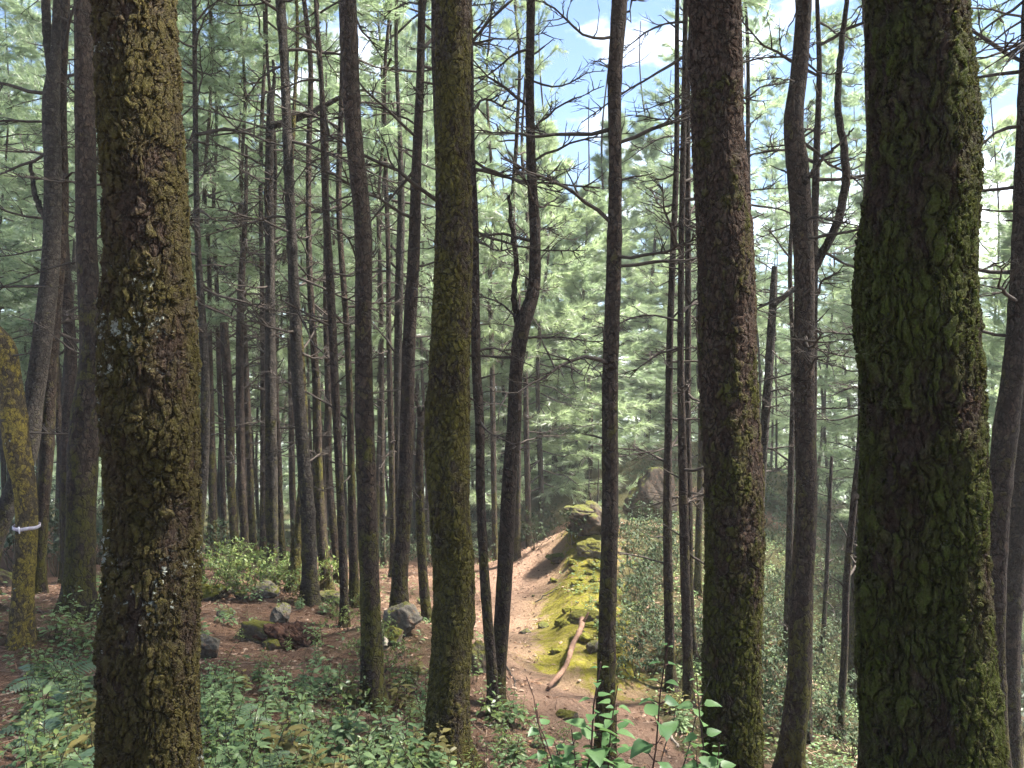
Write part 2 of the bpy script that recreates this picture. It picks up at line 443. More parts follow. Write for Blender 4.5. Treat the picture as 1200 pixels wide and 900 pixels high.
def dist_poly(x, y, P):
    best = np.full(np.shape(x), 1e9)
    for a, b in zip(P[:-1], P[1:]):
        ab = b[:2] - a[:2]
        t = np.clip(((x - a[0]) * ab[0] + (y - a[1]) * ab[1]) / (ab @ ab), 0, 1)
        best = np.minimum(best, np.hypot(x - a[0] - t * ab[0], y - a[1] - t * ab[1]))
    return best
def G(x, y):
    """height of the ground"""
    x = np.atleast_1d(np.asarray(x, float)); y = np.atleast_1d(np.asarray(y, float))
    xs = np.clip(x, -42, 42); ys = np.clip(y, -18, 82)
    out = np.empty(x.shape).ravel()
    X, Y = xs.ravel(), ys.ravel()
    for i in range(0, len(X), 20000):
        d2 = (X[i:i + 20000, None] - GP[None, :, 0]) ** 2 + (Y[i:i + 20000, None] - GP[None, :, 1]) ** 2
        out[i:i + 20000] = (0.5 * d2 * np.log(d2 + 1e-9)) @ TW[:-3] + TW[-3] + TW[-2] * X[i:i + 20000] + TW[-1] * Y[i:i + 20000]
    z = out.reshape(x.shape)
    far = np.hypot(x - xs, y - ys)
    z = z - 60 * (1 - np.exp(-far / 160.0)) + 0.0
    rd = dist_poly(x, y, ridge)
    z = z + (0.20 + 0.22 * np.clip(fbm(x * 1.9 + 0.6 * y, y * 1.9 - 0.6 * x, 41, 3) + 0.1, 0, 1)) / (1 + np.exp((rd - 0.5) / 0.10))
    z = z + 0.22 * fbm(x * 0.5, y * 0.5, 3, 4) + 0.10 * fbm(x * 2.3, y * 2.3, 11, 3)
    return z
def Gz(x, y): return float(G(x, y)[0])

def ground_at(px, py, lo=2.0, hi=60.0):
    """where the line of sight through a pixel meets the ground"""
    d = np.linspace(lo, hi, 600)
    X = (px - 600) / FPX * d; Z = CAMZ - (py - 450) / FPX * d
    g = G(X, d)
    k = np.nonzero(Z <= g)[0]
    if not len(k): return None
    i = k[0]
    return np.array([X[i], d[i], g[i]])

def grid_axis(lo, hi, step, far, grow=1.12):
    a = list(np.arange(lo, hi, step))
    s = step; x = a[-1]
    while x < far: s *= grow; x += s; a.append(x)
    s = step; x = a[0]; b = []
    while x > -far: s *= grow; x -= s; b.append(x)
    return np.array(b[::-1] + a)
def pix(x, y, z): return 600 + FPX * x / np.maximum(y, 0.3), 450 + FPX * (CAMZ - z) / np.maximum(y, 0.3)

gx = grid_axis(-9, 10, 0.085, 9000); gy = grid_axis(0.5, 24, 0.085, 9000)
XX, YY = np.meshgrid(gx, gy)
ZZ = G(XX, YY)
# little steps and hummocks where the bank beside the trodden path breaks off
RD = dist_poly(XX, YY, ridge)
path = np.array([at(800, 930, 7.6), at(700, 850, 9.3), at(640, 790, 10.8), at(615, 722, 14.3), at(600, 692, 16.0), at(650, 655, 20.0), at(660, 640, 23.0)])
PD = dist_poly(XX, YY, path)
nr, nc = XX.shape
v = np.stack([XX, YY, ZZ], -1).reshape(-1, 3)
i = np.arange(nr - 1)[:, None] * nc; j = np.arange(nc - 1)[None, :]
f = np.stack([i + j, i + j + 1, i + nc + j + 1, i + nc + j], -1).reshape(-1, 4)
gm = MB(); gm.add(v, f)

def ground_mat():
    m, nt = new_mat('forest_floor')
    N = NT(nt)
    out = N.n('ShaderNodeOutputMaterial'); pr = N.n('ShaderNodeBsdfPrincipled')
    pr.inputs['Roughness'].default_value = 0.95
    pr.inputs['Specular IOR Level'].default_value = 0.1
    tc = N.n('ShaderNodeTexCoord').outputs['Object']
    at_ = N.n('ShaderNodeAttribute', attribute_name='cover')
    sep = N.n('ShaderNodeSeparateColor', {'Color': at_.outputs['Color']})
    moss, trod, leafy = sep.outputs[0], sep.outputs[1], sep.outputs[2]
    fine = N.noise(tc, 60, 6, 0.75)
    mid = N.noise(tc, 7, 5, 0.65)
    big = N.noise(tc, 0.9, 4, 0.6)
    # crossed streaks of fallen needles
    st1 = N.noise(N.mapping(tc, (120, 9, 9)), 1.0, 3, 0.6)
    st2 = N.noise(N.mapping(tc, (8, 110, 9)), 1.0, 3, 0.6)
    streak = N.math('MAXIMUM', st1, st2)
    c = N.mix(streak, (0.115, 0.062, 0.040), (0.40, 0.250, 0.170))
    c = N.mix(N.ramp(fine, [(0.3, 1.0), (0.55, 0.0)]), c, (0.075, 0.040, 0.026))
    c = N.mix(N.ramp(mid, [(0.42, 0.0), (0.75, 0.7)]), c, (0.16, 0.092, 0.060))
    clod = N.noise(tc, 21, 5, 0.75)
    pale = N.mix(streak, (0.32, 0.195, 0.135), (0.52, 0.345, 0.25))
    c = N.mix(N.math('MULTIPLY', trod, 0.85), c, pale)
    c = N.mix(N.ramp(clod, [(0.30, 0.85), (0.48, 0.0)]), c, (0.085, 0.045, 0.030))
    c = N.mix(N.ramp(N.noise(N.mapping(tc, (1, 1, 1), (7, 3, 1)), 15, 6, 0.8), [(0.58, 0.0), (0.70, 0.7)]), c, (0.46, 0.33, 0.24))
    dg = N.mix(fine, (0.020, 0.026, 0.010), (0.10, 0.10, 0.040))
    lf = N.ramp(N.math('ADD', N.math('MULTIPLY', leafy, 0.8), N.math('MULTIPLY', mid, 0.5)), [(0.62, 0.0), (0.85, 0.9)])
    c = N.mix(lf, c, dg)
    c = N.mix(N.math('MULTIPLY', moss, 0.6), c, (0.30, 0.235, 0.105))
    mf2 = N.ramp(N.noise(tc, 11, 6, 0.8), [(0.36, 0.45), (0.52, 1.0)])
    mc = N.mix(N.ramp(N.noise(tc, 6, 8, 0.85), [(0.36, 0.0), (0.64, 1.0)]), (0.10, 0.094, 0.012), (0.38, 0.345, 0.045))
    mf = N.ramp(N.math('ADD', N.math('MULTIPLY', moss, 0.36), N.math('MULTIPLY', N.noise(tc, 3.6, 8, 0.8), 1.0)), [(0.70, 0.0), (0.82, 1.0)])
    c = N.mix(N.math('MULTIPLY', mf, mf2), c, mc)
    nt.links.new(c, pr.inputs['Base Color'])
    h = N.math('ADD', N.math('MULTIPLY', streak, 0.5), N.math('ADD', N.math('ADD', fine, clod), N.math('MULTIPLY', mid, 1.4)))
    bp = N.n('ShaderNodeBump', {'Height': h, 'Strength': 1.0, 'Distance': 0.07})
    nt.links.new(bp.outputs[0], pr.inputs['Normal'])
    nt.links.new(pr.outputs[0], out.inputs['Surface'])
    return m
M_ground = ground_mat()
ground = gm.build('ground', M_ground)
tag(ground, 'forest floor of reddish pine needles with a trodden path and mossy bank', 'ground', None, 'structure')
side = XX - np.interp(YY, ridge[::-1, 1], ridge[::-1, 0])
moss_v = np.exp(-(RD / 0.75) ** 2) * (YY < 18.5) * (YY > 10.3) + 0.55 * np.exp(-((XX - 0.95 - (YY - 13) * 0.06) / 0.8) ** 2) * ((YY > 10.8) & (YY < 15.5))
trod_v = np.exp(-(PD / 0.95) ** 2)
left_p = XX < np.interp(YY, path[:, 1], path[:, 0])
leaf_v = np.clip(0.5 + 1.6 * fbm(XX * 0.55, YY * 0.55, 77, 3), 0, 1) * (1 - trod_v) * np.where(left_p, 0.75, 1.0)
leaf_v = np.where((side > 0.7) & (YY > 9), np.clip(leaf_v + 0.45, 0, 1), leaf_v)
leaf_v = np.where((YY > 26) | (XX < -16), np.clip(leaf_v + 0.6, 0, 1), leaf_v)
leaf_v = np.where((XX > 3.5) & (XX < 8.5) & (YY > 22), np.clip(leaf_v - 0.15, 0, 1), leaf_v)
colr = np.stack([np.clip(moss_v, 0, 1), np.clip(trod_v, 0, 1), leaf_v, np.ones_like(leaf_v)], -1).reshape(-1, 4)
ca = ground.data.color_attributes.new('cover', 'FLOAT_COLOR', 'POINT')
ca.data.foreach_set('color', colr.ravel().astype(np.float32))

# far valley side and hills
hx = np.linspace(-3000, 3000, 220); hy = np.linspace(500, 3600, 90)
HX, HY = np.meshgrid(hx, hy)
HZ = -130 + 105 * np.clip((HY - 600) / 1800, 0, 1) ** 1.2 + 70 * fbm(HX / 900, HY / 900, 5, 5) + 12 * fbm(HX / 90, HY / 90, 15, 3)
i = np.arange(len(hy) - 1)[:, None] * len(hx); j = np.arange(len(hx) - 1)[None, :]
hm_ = MB(); hm_.add(np.stack([HX, HY, HZ], -1).reshape(-1, 3), np.stack([i + j, i + j + 1, i + len(hx) + j + 1, i + len(hx) + j], -1).reshape(-1, 4))
M_hill = simple_mat('wooded_hill', [(0.035, 0.055, 0.035), (0.08, 0.10, 0.055), (0.15, 0.14, 0.09)], 0.02, 0.95, 0)
tag(hm_.build('hills', M_hill), 'far wooded hills across the valley', 'hills', None, 'structure')

# ------------------------------------------------------------------ branches and crowns (shared meshes)
def dead_branch_mesh(seed, mat, length=1.0, r0=0.014, twigs=6, up=0.15):
    r = np.random.default_rng(seed)
    mb = MB()
    n = 9
    t = np.linspace(0, 1, n)
    zz = up * t * length + 0.10 * length * np.sin(t * math.pi * r.uniform(0.8, 1.6)) * r.uniform(-1, 1)
    yy = 0.10 * length * np.sin(t * math.pi * r.uniform(0.8, 1.8)) * r.uniform(-1, 1) + np.cumsum(r.normal(0, 0.012 * length, n))
    zz = zz + np.cumsum(r.normal(0, 0.012 * length, n))
    pts = np.stack([t * length, yy - yy[0], zz - zz[0]], -1)
    mb.tube(pts, r0 * (1 - 0.72 * t) * (1 + 0.1 * r.normal(size=n)), 5)
    def twig(p, d, ln, rad, depth):
        k = 5
        tt = np.linspace(0, 1, k)
        q = p + d * ln * tt[:, None] + np.cumsum(r.normal(0, 0.03 * ln, (k, 3)), 0) * (tt[:, None] > 0)
        q[:, 2] += 0.12 * ln * tt ** 2 * r.uniform(-0.5, 1.3)
        mb.tube(q, rad * (1 - 0.75 * tt), 4)
        if depth:
            for _ in range(r.integers(1, 4)):
                i = r.integers(1, k)
                dd = d + r.normal(0, 0.55, 3); dd /= np.linalg.norm(dd)
                twig(q[i], dd, ln * r.uniform(0.3, 0.6), rad * 0.6, depth - 1)
    for w in range(twigs):
        u = r.uniform(0.25, 0.98)
        p = np.array([np.interp(u, t, pts[:, c]) for c in range(3)])
        d = np.array([r.uniform(0.3, 1.0), r.choice([-1, 1]) * r.uniform(0.4, 1.0), r.uniform(-0.35, 0.6)])
        d /= np.linalg.norm(d)
        twig(p, d, length * r.uniform(0.15, 0.42) * (1.1 - 0.6 * u), r0 * 0.48, 1)
    return mb.mesh('branch', [mat])
DEAD = [dead_branch_mesh(100 + k, M_dead, 1.0, 0.015, 11, rnd.uniform(-0.25, 0.4)) for k in range(12)]
STUB = [dead_branch_mesh(200 + k, M_dead, 0.22, 0.014, 1, rnd.uniform(-0.1, 0.5)) for k in range(5)]
PALE = [dead_branch_mesh(300 + k, M_twig_pale, 1.0, 0.013, 3, rnd.uniform(0.2, 0.5)) for k in range(3)]

def needles(mb, P, D, nl, nw, count, r, mi, droop=0.35, spread=0.75):
    """a tuft of long thin needles at each point P growing along D"""
    n = len(P)
    P = np.repeat(P, count, 0); D = np.repeat(D, count, 0)
    d = D * 0.75 + r.normal(0, spread * 0.62, P.shape)
    d /= np.linalg.norm(d, axis=1)[:, None] + 1e-9
    d[:, 2] -= droop
    d /= np.linalg.norm(d, axis=1)[:, None] + 1e-9
    ln = nl * r.uniform(0.65, 1.15, (len(P), 1))
    s = np.cross(d, r.normal(size=P.shape)); s /= np.linalg.norm(s, axis=1)[:, None] + 1e-9
    s *= nw * 0.5
    P = P + r.normal(0, 0.012, P.shape)
    tip = P + d * ln
    v = np.stack([P - s, P + s, tip], 1).reshape(-1, 3)
    f = np.arange(len(v)).reshape(-1, 3)
    mb.add(v, f, mi)

def crown_mesh(seed, mat, z0, z1, rmax, nbr, nl=0.24, nw=0.013, per=12, twn=9, tufts=4, low=0.75, bare=0.35, rb=0.03):
    """a pine crown: limbs in uneven whorls, side twigs, tufts of needles; z0..z1 above the tree's foot"""
    r = np.random.default_rng(seed)
    mb = MB()
    P, D = [], []
    az = r.uniform(0, 6.28)
    for b in range(nbr):
        u = (b + r.uniform(0, 1)) / nbr
        z = z0 + (z1 - z0) * u ** 0.92
        az += 2.4 + r.normal(0, 0.5)
        prof = (low + (1 - low) * min(1, u / 0.25)) * (1 - u) ** 0.62 + 0.06
        ln = rmax * prof * r.uniform(0.55, 1.15)
        el = math.radians(-12 + 62 * u ** 1.4 + r.normal(0, 9))
        h = np.array([math.cos(az), math.sin(az), 0.0]); side = np.array([-h[1], h[0], 0])
        n = 8; t = np.linspace(0, 1, n)
        sag = r.uniform(0.0, 0.28) * ln
        bend = r.normal(0, 0.12) * ln
        pts = (h * math.cos(el) * ln) * t[:, None] + side * (bend * t ** 2)[:, None]
        pts[:, 2] += z + math.sin(el) * ln * t - sag * np.sin(t * math.pi * 0.55) + 0.16 * ln * t ** 3
        pts[1:] += r.normal(0, 0.022 * ln, (n - 1, 3))
        mb.tube(pts, rb * (ln / rmax) ** 0.8 * (1 - 0.85 * t), 5, 1)
        for w in range(twn):
            tt = bare + (1 - bare) * (w + r.uniform(0, 1)) / twn
            p = np.array([np.interp(tt, t, pts[:, c]) for c in range(3)])
            fw = pts[-1] - pts[-3]; fw /= np.linalg.norm(fw)
            s = (1 if w % 2 else -1) * r.uniform(0.3, 1.0)
            d = fw * r.uniform(0.5, 1.0) + side * s + np.array([0, 0, r.uniform(-0.25, 0.35)])
            d /= np.linalg.norm(d)
            tl = ln * r.uniform(0.16, 0.36) * (1.15 - 0.6 * tt) + 0.12
            q = p + d * tl * np.linspace(0, 1, 4)[:, None]
            q[:, 2] -= 0.10 * tl * np.linspace(0, 1, 4) ** 2
            mb.tube(q, 0.006 * (1 - 0.6 * np.linspace(0, 1, 4)), 3, 1, cap=False)
            for k in range(tufts):
                uu = 0.25 + 0.75 * (k + r.uniform(0, 1)) / tufts
                P.append(p + d * tl * uu + np.array([0, 0, -0.1 * tl * uu * uu])); D.append(d)
        P.append(pts[-1]); D.append((pts[-1] - pts[-2]) / np.linalg.norm(pts[-1] - pts[-2]))
    # leader
    q = np.array([[0, 0, z0 + (z1 - z0) * a] for a in (0.6, 0.8, 1.0)])
    for a in np.linspace(0.75, 1, 8): P.append(np.array([0, 0, z0 + (z1 - z0) * a])); D.append(np.array([0, 0, 1.0]))
    needles(mb, np.array(P), np.array(D), nl, nw, per, r, 0, 0.30, 0.55)
    return mb.mesh('crown', [mat, M_dead])

# tall forest pines: crown only in the upper part; bushy pines: branches low down
TALL = [crown_mesh(10 + k, M_needle if k % 3 else M_needle_pale, 4.0 + 1.1 * (k % 3), 16.5, 2.5, 38, 0.30, 0.012, 10, 10, 6, 0.75, 0.2) for k in range(5)]
HIGH = [crown_mesh(30 + k, M_needle, 10.5, 18.0, 2.3, 26, 0.28, 0.014, 9, 8, 5) for k in range(3)]
BUSHY = [crown_mesh(50 + k, M_needle_pale if k != 1 else M_needle, 1.4, 12.5, 3.1, 66, 0.31, 0.015, 12, 12, 6, 0.9, 0.15) for k in range(4)]

# shared trunks for the many pines further back: 16 m tall, 0.1 m thick at the foot (radius), scaled for each tree
def far_trunk(seed, mat):
    r = np.random.default_rng(seed)
    z = np.linspace(-0.6, 16.4, 60)
    a, b, c, d = r.uniform(0, 6.28, 4)
    x = 0.16 * np.sin(z / 3.1 + a) + 0.10 * np.sin(z / 1.4 + b); y = 0.16 * np.sin(z / 2.7 + c) + 0.09 * np.sin(z / 1.3 + d)
    k = np.argmin(abs(z)); x -= x[k]; y -= y[k]
    rad = 0.10 * (1 - 0.86 * np.clip(z / 16.4, 0, 1) ** 0.8) + 0.035 * np.exp(-np.clip(z + 0.1, 0, 9) / 0.22)
    rad *= 1 + 0.05 * r.normal(size=len(z))
    mb = MB(); mb.tube(np.stack([x, y, z], -1), rad, 9, 0)
    me = mb.mesh('trunk', [mat]); ctr = (z, x, y, rad)
    return me, ctr
FT = [far_trunk(400 + k, BARK[('plain', 'brown', 'grey', 'plain', 'brown', 'plain')[k]]) for k in range(6)]

# ------------------------------------------------------------------ the pines one can tell apart
def smooth(P, step):
    """Catmull-Rom through rows of (x, y, z, radius), resampled by height"""
    P = np.asarray(P, float)
    z = P[:, 2]
    m = np.gradient(P, z, axis=0)
    zs = np.arange(z[0], z[-1], step)
    if zs[-1] < z[-1] - 1e-6: zs = np.append(zs, z[-1])
    i = np.clip(np.searchsorted(z, zs, 'right') - 1, 0, len(z) - 2)
    h = z[i + 1] - z[i]; t = (zs - z[i]) / h
    h00 = 2 * t ** 3 - 3 * t ** 2 + 1; h10 = t ** 3 - 2 * t ** 2 + t; h01 = -2 * t ** 3 + 3 * t ** 2; h11 = t ** 3 - t ** 2
    return h00[:, None] * P[i] + (h10 * h)[:, None] * m[i] + h01[:, None] * P[i + 1] + (h11 * h)[:, None] * m[i + 1]

def put_branches(root, zs, X, Y, R, count, z_lo, z_hi, lmin, lmax, r, pool=None, thick=1.0):
    for k in range(count):
        z = z_lo + (z_hi - z_lo) * (k + r.uniform(0, 1)) / count
        x, y, rr = np.interp(z, zs, X), np.interp(z, zs, Y), np.interp(z, zs, R)
        stub = r.uniform() < 0.22
        me = (STUB if stub else (pool or DEAD))[int(r.integers(0, len(STUB if stub else (pool or DEAD))))]
        az = r.uniform(0, 6.283)
        ln = 1.0 + 0.6 * r.uniform() if stub else r.uniform(lmin, lmax)
        el = math.radians(r.normal(8, 14))
        th = thick * (0.75 + 0.5 * r.uniform()) * (1.0 if stub else min(1.6, 0.75 + 0.45 * ln))
        o = link('branch', me, root, (x + math.cos(az) * rr * 0.6, y + math.sin(az) * rr * 0.6, z), (r.uniform(-0.6, 0.6), -el, az), (ln, ln if not stub else 1, ln if not stub else 1))
        # keep thin shoots thin: the girth follows th, not the length
        if not stub: o.scale = (ln, 0.5 * ln + 0.5 * th, 0.5 * ln + 0.5 * th)

sun_hit = [at(640, 720, 14.3), at(700, 720, 13.6), at(690, 660, 17), at(600, 690, 16), at(640, 780, 11), at(620, 660, 19), np.array([0.5, 24.5, 0.5]), np.array([2.6, 25.5, 1.5]), np.array([4.0, 28.0, 3.0]), np.array([1.5, 26.0, -1.5]), np.array([-0.5, 27, 2.5]), np.array([3.0, 26.0, 5.0]), np.array([-5, 17.5, 3.0]), np.array([-4, 19, 5.0]), np.array([-7, 20, 3.5]), np.array([-2.5, 18, 5.5]), np.array([-9, 19, 5.0]), np.array([-5.5, 22, 6.5])]
def blocks_sun(x, y, crown_r, z0, z1):
    for p in sun_hit:
        for z in np.linspace(z0, z1, 6):
            t = (z - p[2]) / SUN.z
            q = p + np.array(SUN) * t
            if math.hypot(q[0] - x, q[1] - y) < crown_r: return True
    return False
CROWNED = []
def pine(d, pts, label, bark='brown', crown='HIGH', nb=10, bl=(0.8, 1.9), bz=(0.5, 7.5), name='pine_tree', fine=None, top=None, seed=None, base=None, group=None, cat='tree', knots=0.08, flare=0.50):
    """pts: rows of (px, py, width px) from the top of what shows to the foot. top=None: the trunk runs on up to its crown"""
    r = np.random.default_rng(seed if seed is not None else int(d * 1000) + int(pts[0][0] * 7))
    rows = []
    for px, py, w in pts:
        p = at(px, py, d); rows.append([p[0], p[1] + 0.02 * r.normal(), p[2], w * (1.0 if fine else 0.92) / FPX * d / 2])
    rows.sort(key=lambda q: q[2])
    foot = rows[0]
    bx, by = foot[0], d
    gz = Gz(bx, by)
    if foot[2] > gz + 0.05:
        dz = foot[2] - gz
        rows.insert(0, [bx + (foot[0] - rows[1][0]) / max(0.3, rows[1][2] - foot[2]) * dz * 0.3, by, gz, foot[3] * 1.04])
    rows = [q for k, q in enumerate(rows) if k == 0 or q[2] > gz + 0.12] if foot[2] < gz else rows
    if rows[0][2] < gz: rows[0][2] = gz
    b0 = rows[0]
    rows.insert(0, [b0[0], b0[1], b0[2] - 0.6, b0[3] * 1.05])
    H = (rows[-1][2] - gz)
    if top is None:
        tz = gz + r.uniform(16.2, 18.2)
        l = rows[-1]; q = rows[-2]
        sl = (l[0] - q[0]) / max(0.5, l[2] - q[2]) * 0.4
        zz = l[2]
        n = max(2, int((tz - zz) / 1.6))
        for k in range(1, n + 1):
            u = k / n; z2 = zz + (tz - zz) * u
            rows.append([l[0] + sl * (z2 - zz) + 0.08 * math.sin(z2 * 1.1 + d), l[1] + 0.08 * math.sin(z2 * 0.9 + d * 3), z2, l[3] * (1 - 0.85 * u)])
    rows = np.array(rows)
    keep = np.append(True, np.diff(rows[:, 2]) > 0.02)
    rows = rows[keep]
    vis = rows[-1, 2]
    step = 0.05 if fine is None else fine
    if fine:
        zt = CAMZ + 470 / FPX * d + 0.25
        A_ = smooth(rows, 0.1); B_ = smooth(rows, fine)
        lo = CAMZ - 480 / FPX * d - 0.2
        q = np.vstack([A_[A_[:, 2] < lo], B_[(B_[:, 2] >= lo) & (B_[:, 2] <= zt)], A_[A_[:, 2] > zt]])
    else:
        q = smooth(rows, step)
    z = q[:, 2]
    rad = np.maximum(q[:, 3], 0.006)
    # swellings where whorls of branches once grew
    if knots:
        zk = gz + r.uniform(0.2, 0.6)
        while zk < z[-1]:
            rad = rad * (1 + knots * r.uniform(0.4, 1.3) * np.exp(-((z - zk) / 0.055) ** 2))
            zk += r.uniform(0.38, 0.72)
    rad = rad * (1 + flare * np.exp(-np.clip(z - gz + 0.05, 0, 9) / 0.22))
    sides = int(np.clip(2 * math.pi * rad.max() / fine, 60, 300)) if fine else 14
    ang = np.arange(sides) * 2 * math.pi / sides
    wob = 1 + 0.055 * np.sin(2 * ang[None, :] + 0.7 * z[:, None] + r.uniform(0, 6)) + 0.04 * np.sin(3 * ang[None, :] - 1.1 * z[:, None] + r.uniform(0, 6))
    wob += 0.10 * fbm(np.cos(ang)[None, :] * 1.6 + 9 + 0 * z[:, None] + d, z[:, None] * 2.2 + np.sin(ang)[None, :] * 1.6, int(d * 10), 3)
    wob += 0.30 * flare / 0.35 * np.exp(-np.clip(z - gz, 0, 9) / 0.20)[:, None] * (np.sin(5 * ang + d * 7) + 0.6 * np.sin(3 * ang + d * 3))[None, :] * 0.6
    pts3 = q[:, :3] - np.array([b0[0], b0[1], gz])
    root = empty(name, (b0[0], b0[1], gz))
    tag(root, label, cat, group)
    mb = MB(); mb.tube(pts3, rad, sides, 0, wob=wob)
    mb.build('trunk', BARK[bark], root)
    zs = pts3[:, 2]
    nb = int(nb * 1.9)
    if nb: put_branches(root, zs, pts3[:, 0], pts3[:, 1], rad, nb, max(0.8, bz[0] + CAMZ - gz), min(zs[-1] - 0.1, bz[1] + CAMZ - gz), bl[0], bl[1], r)
    if top is None and crown:
        pool = {'HIGH': HIGH, 'TALL': TALL}[crown]
        c = link('crown', pool[int(r.integers(0, len(pool)))], root, (float(np.interp(12.0, zs, pts3[:, 0])), float(np.interp(12.0, zs, pts3[:, 1])), 0), (0, 0, r.uniform(0, 6.28)), (0.5, 0.5, 1.0) if blocks_sun(b0[0], b0[1], 1.9, gz + 8.5, gz + 17) else r.uniform(0.92, 1.08))
        CROWNED.append((b0[0], b0[1]))
    root['foot'] = 1
    del root['foot']
    return root, (zs, pts3[:, 0], pts3[:, 1], rad)

def limb(root, pts, d, bark='plain', r_=None):
    """a crooked living limb as a part of its tree; pts rows (px, py, width) from where it leaves the trunk"""
    o = np.array(root.location)
    P = np.array([at(a, b, d + (0.02 * k)) - o for k, (a, b, w) in enumerate(pts)])
    R = np.array([w / FPX * d / 2 for a, b, w in pts])
    t = np.linspace(0, len(P) - 1, len(P) * 6)
    k = np.arange(len(P))
    Q = np.stack([np.interp(t, k, P[:, c]) for c in range(3)], -1)
    ker = np.array([1, 2, 3, 2, 1]) / 9.0
    for c in range(3):
        e = np.pad(Q[:, c], 2, mode='edge'); s = np.convolve(e, ker, 'valid'); s[0] = Q[0, c]; s[-1] = Q[-1, c]; Q[:, c] = s
    Q += np.random.default_rng(int(pts[0][0])).normal(0, 0.006, Q.shape)
    mb = MB(); mb.tube(Q, np.interp(t, k, R), 9)
    return mb.build('limb', BARK[bark], root)

GR = 'pines of the near stand'
A, _ = pine(3.6, [(158, 0, 90), (165, 150, 92), (171, 290, 94), (172, 400, 106), (177, 500, 102), (178, 600, 98), (179, 750, 102), (174, 900, 104)],
         'thick trunk under shaggy olive moss and white lichen, largest at left', 'olive', nb=0, fine=0.0055, group=GR, knots=0.03)
B, _ = pine(3.0, [(1080, 0, 112), (1079, 200, 120), (1070, 300, 128), (1073, 450, 126), (1080, 600, 130), (1084, 750, 136), (1087, 900, 142)],
         'thickest trunk of all, dark green moss in long ridges, at right', 'green', nb=0, fine=0.005, group=GR, knots=0.02)
C_, _ = pine(4.8, [(838, 0, 56), (843, 150, 58), (850, 300, 62), (853, 450, 66), (858, 600, 67), (857, 750, 68), (858, 900, 70)],
         'straight trunk with scaly ruddy bark above and green moss lower down', 'ruddy', nb=0, fine=0.0065, group=GR, knots=0.02)
D_, dz = pine(6.2, [(533, 0, 42), (530, 150, 39), (531, 300, 42), (526, 440, 45), (524, 500, 50), (528, 600, 44), (533, 700, 47), (527, 800, 46), (523, 880, 48)],
         'mossy trunk with yellowish green coat and slight bulge, in the middle', 'mossy', nb=0, fine=0.008, group=GR, knots=0.05)
E_, _ = pine(8.1, [(407, 0, 23), (413, 150, 23), (424, 260, 23), (426, 400, 22), (428, 500, 24), (431, 600, 24), (434, 700, 24), (436, 790, 27)],
         'brown trunk kinked near its top with moss at mid height, standing in weeds', 'brown', nb=4, bl=(0.4, 1.1), bz=(1.5, 5), group=GR)
F_, _ = pine(7.6, [(726, 0, 20), (720, 100, 18), (721, 200, 17), (720, 300, 20), (715, 450, 21), (715, 600, 21), (712, 700, 21), (709, 850, 24)],
         'straight dark trunk beside the mossy bank of the path', 'brown', nb=9, bl=(0.6, 1.5), bz=(-0.6, 4.5), group=GR)
G_, _ = pine(8.3, [(942, 0, 18), (938, 80, 20), (930, 145, 23), (936, 200, 26), (942, 300, 24), (943, 450, 26), (945, 600, 28), (940, 700, 30), (935, 800, 31), (927, 890, 32)],
         'crooked trunk with a bowed upper stem and a fork, right of the ruddy one', 'brown', nb=8, bl=(0.5, 1.4), bz=(-0.3, 4.5), group=GR, knots=0.04)
limb(G_, [(943, 214, 8), (955, 197, 5), (972, 178, 4), (984, 168, 3), (1000, 150, 2)], 8.2)
limb(G_, [(944, 330, 9), (962, 300, 10), (982, 262, 10), (992, 215, 10), (989, 170, 9), (981, 120, 8), (985, 60, 7), (994, -20, 5)], 8.35)
H_, _ = pine(7.0, [(1206, 0, 16), (1200, 180, 19), (1196, 300, 22), (1188, 420, 26), (1180, 500, 28), (1170, 600, 27), (1164, 700, 25), (1165, 800, 27), (1168, 890, 29)],
         'dark leaning trunk next to the right edge, curving outward as it rises', 'plain', nb=8, bl=(0.7, 1.5), bz=(0.2, 3.4), group=GR)
I_, _ = pine(10.0, [(1212, 300, 18), (1204, 470, 21), (1197, 560, 23), (1190, 650, 25), (1184, 750, 24), (1188, 880, 24)],
         'trunk half cut by the right edge of the view, low on the slope', 'plain', nb=5, group=GR)
J_, jz = pine(8.5, [(-10, 385, 20), (4, 402, 25), (12, 440, 26), (20, 520, 30), (28, 580, 26), (30, 620, 26), (28, 680, 26), (27, 750, 27)],
         'short bent trunk gold with moss and lichen, wearing a white ribbon', 'yellow', nb=2, bl=(0.2, 0.4), bz=(0, 0.5), top=1, group=GR)
K_, _ = pine(9.5, [(100, 0, 24), (100, 150, 26), (102, 300, 26), (107, 430, 32), (101, 490, 38), (96, 550, 34), (95, 620, 33), (93, 700, 36)],
         'stout ruddy brown trunk with a swollen bend, left of the olive one', 'brown', nb=4, bl=(0.5, 1.2), bz=(1, 5), group=GR, knots=0.03)
L_, _ = pine(11.0, [(68, 0, 9), (64, 70, 14), (60, 110, 20), (60, 200, 20), (59, 300, 20), (50, 400, 22), (39, 470, 22), (34, 530, 22), (14, 580, 22), (-12, 660, 24)],
         'grey trunk bowing down to the left behind the ribboned one', 'grey', nb=7, group=GR, knots=0.03)
limb(L_, [(62, 85, 12), (56, 55, 10), (53, 0, 10), (52, -80, 9)], 11.0, 'grey')
limb(L_, [(57, 262, 7), (47, 245, 7), (40, 225, 6), (36, 190, 4)], 11.0, 'grey')
M__, _ = pine(11.3, [(74, 120, 10), (72, 250, 14), (63, 370, 17), (58, 450, 17), (56, 530, 17), (51, 600, 15), (47, 680, 14)],
         'slim mossy stem directly right of the ribboned trunk', 'mossy' if False else 'brown', nb=6, group=GR)
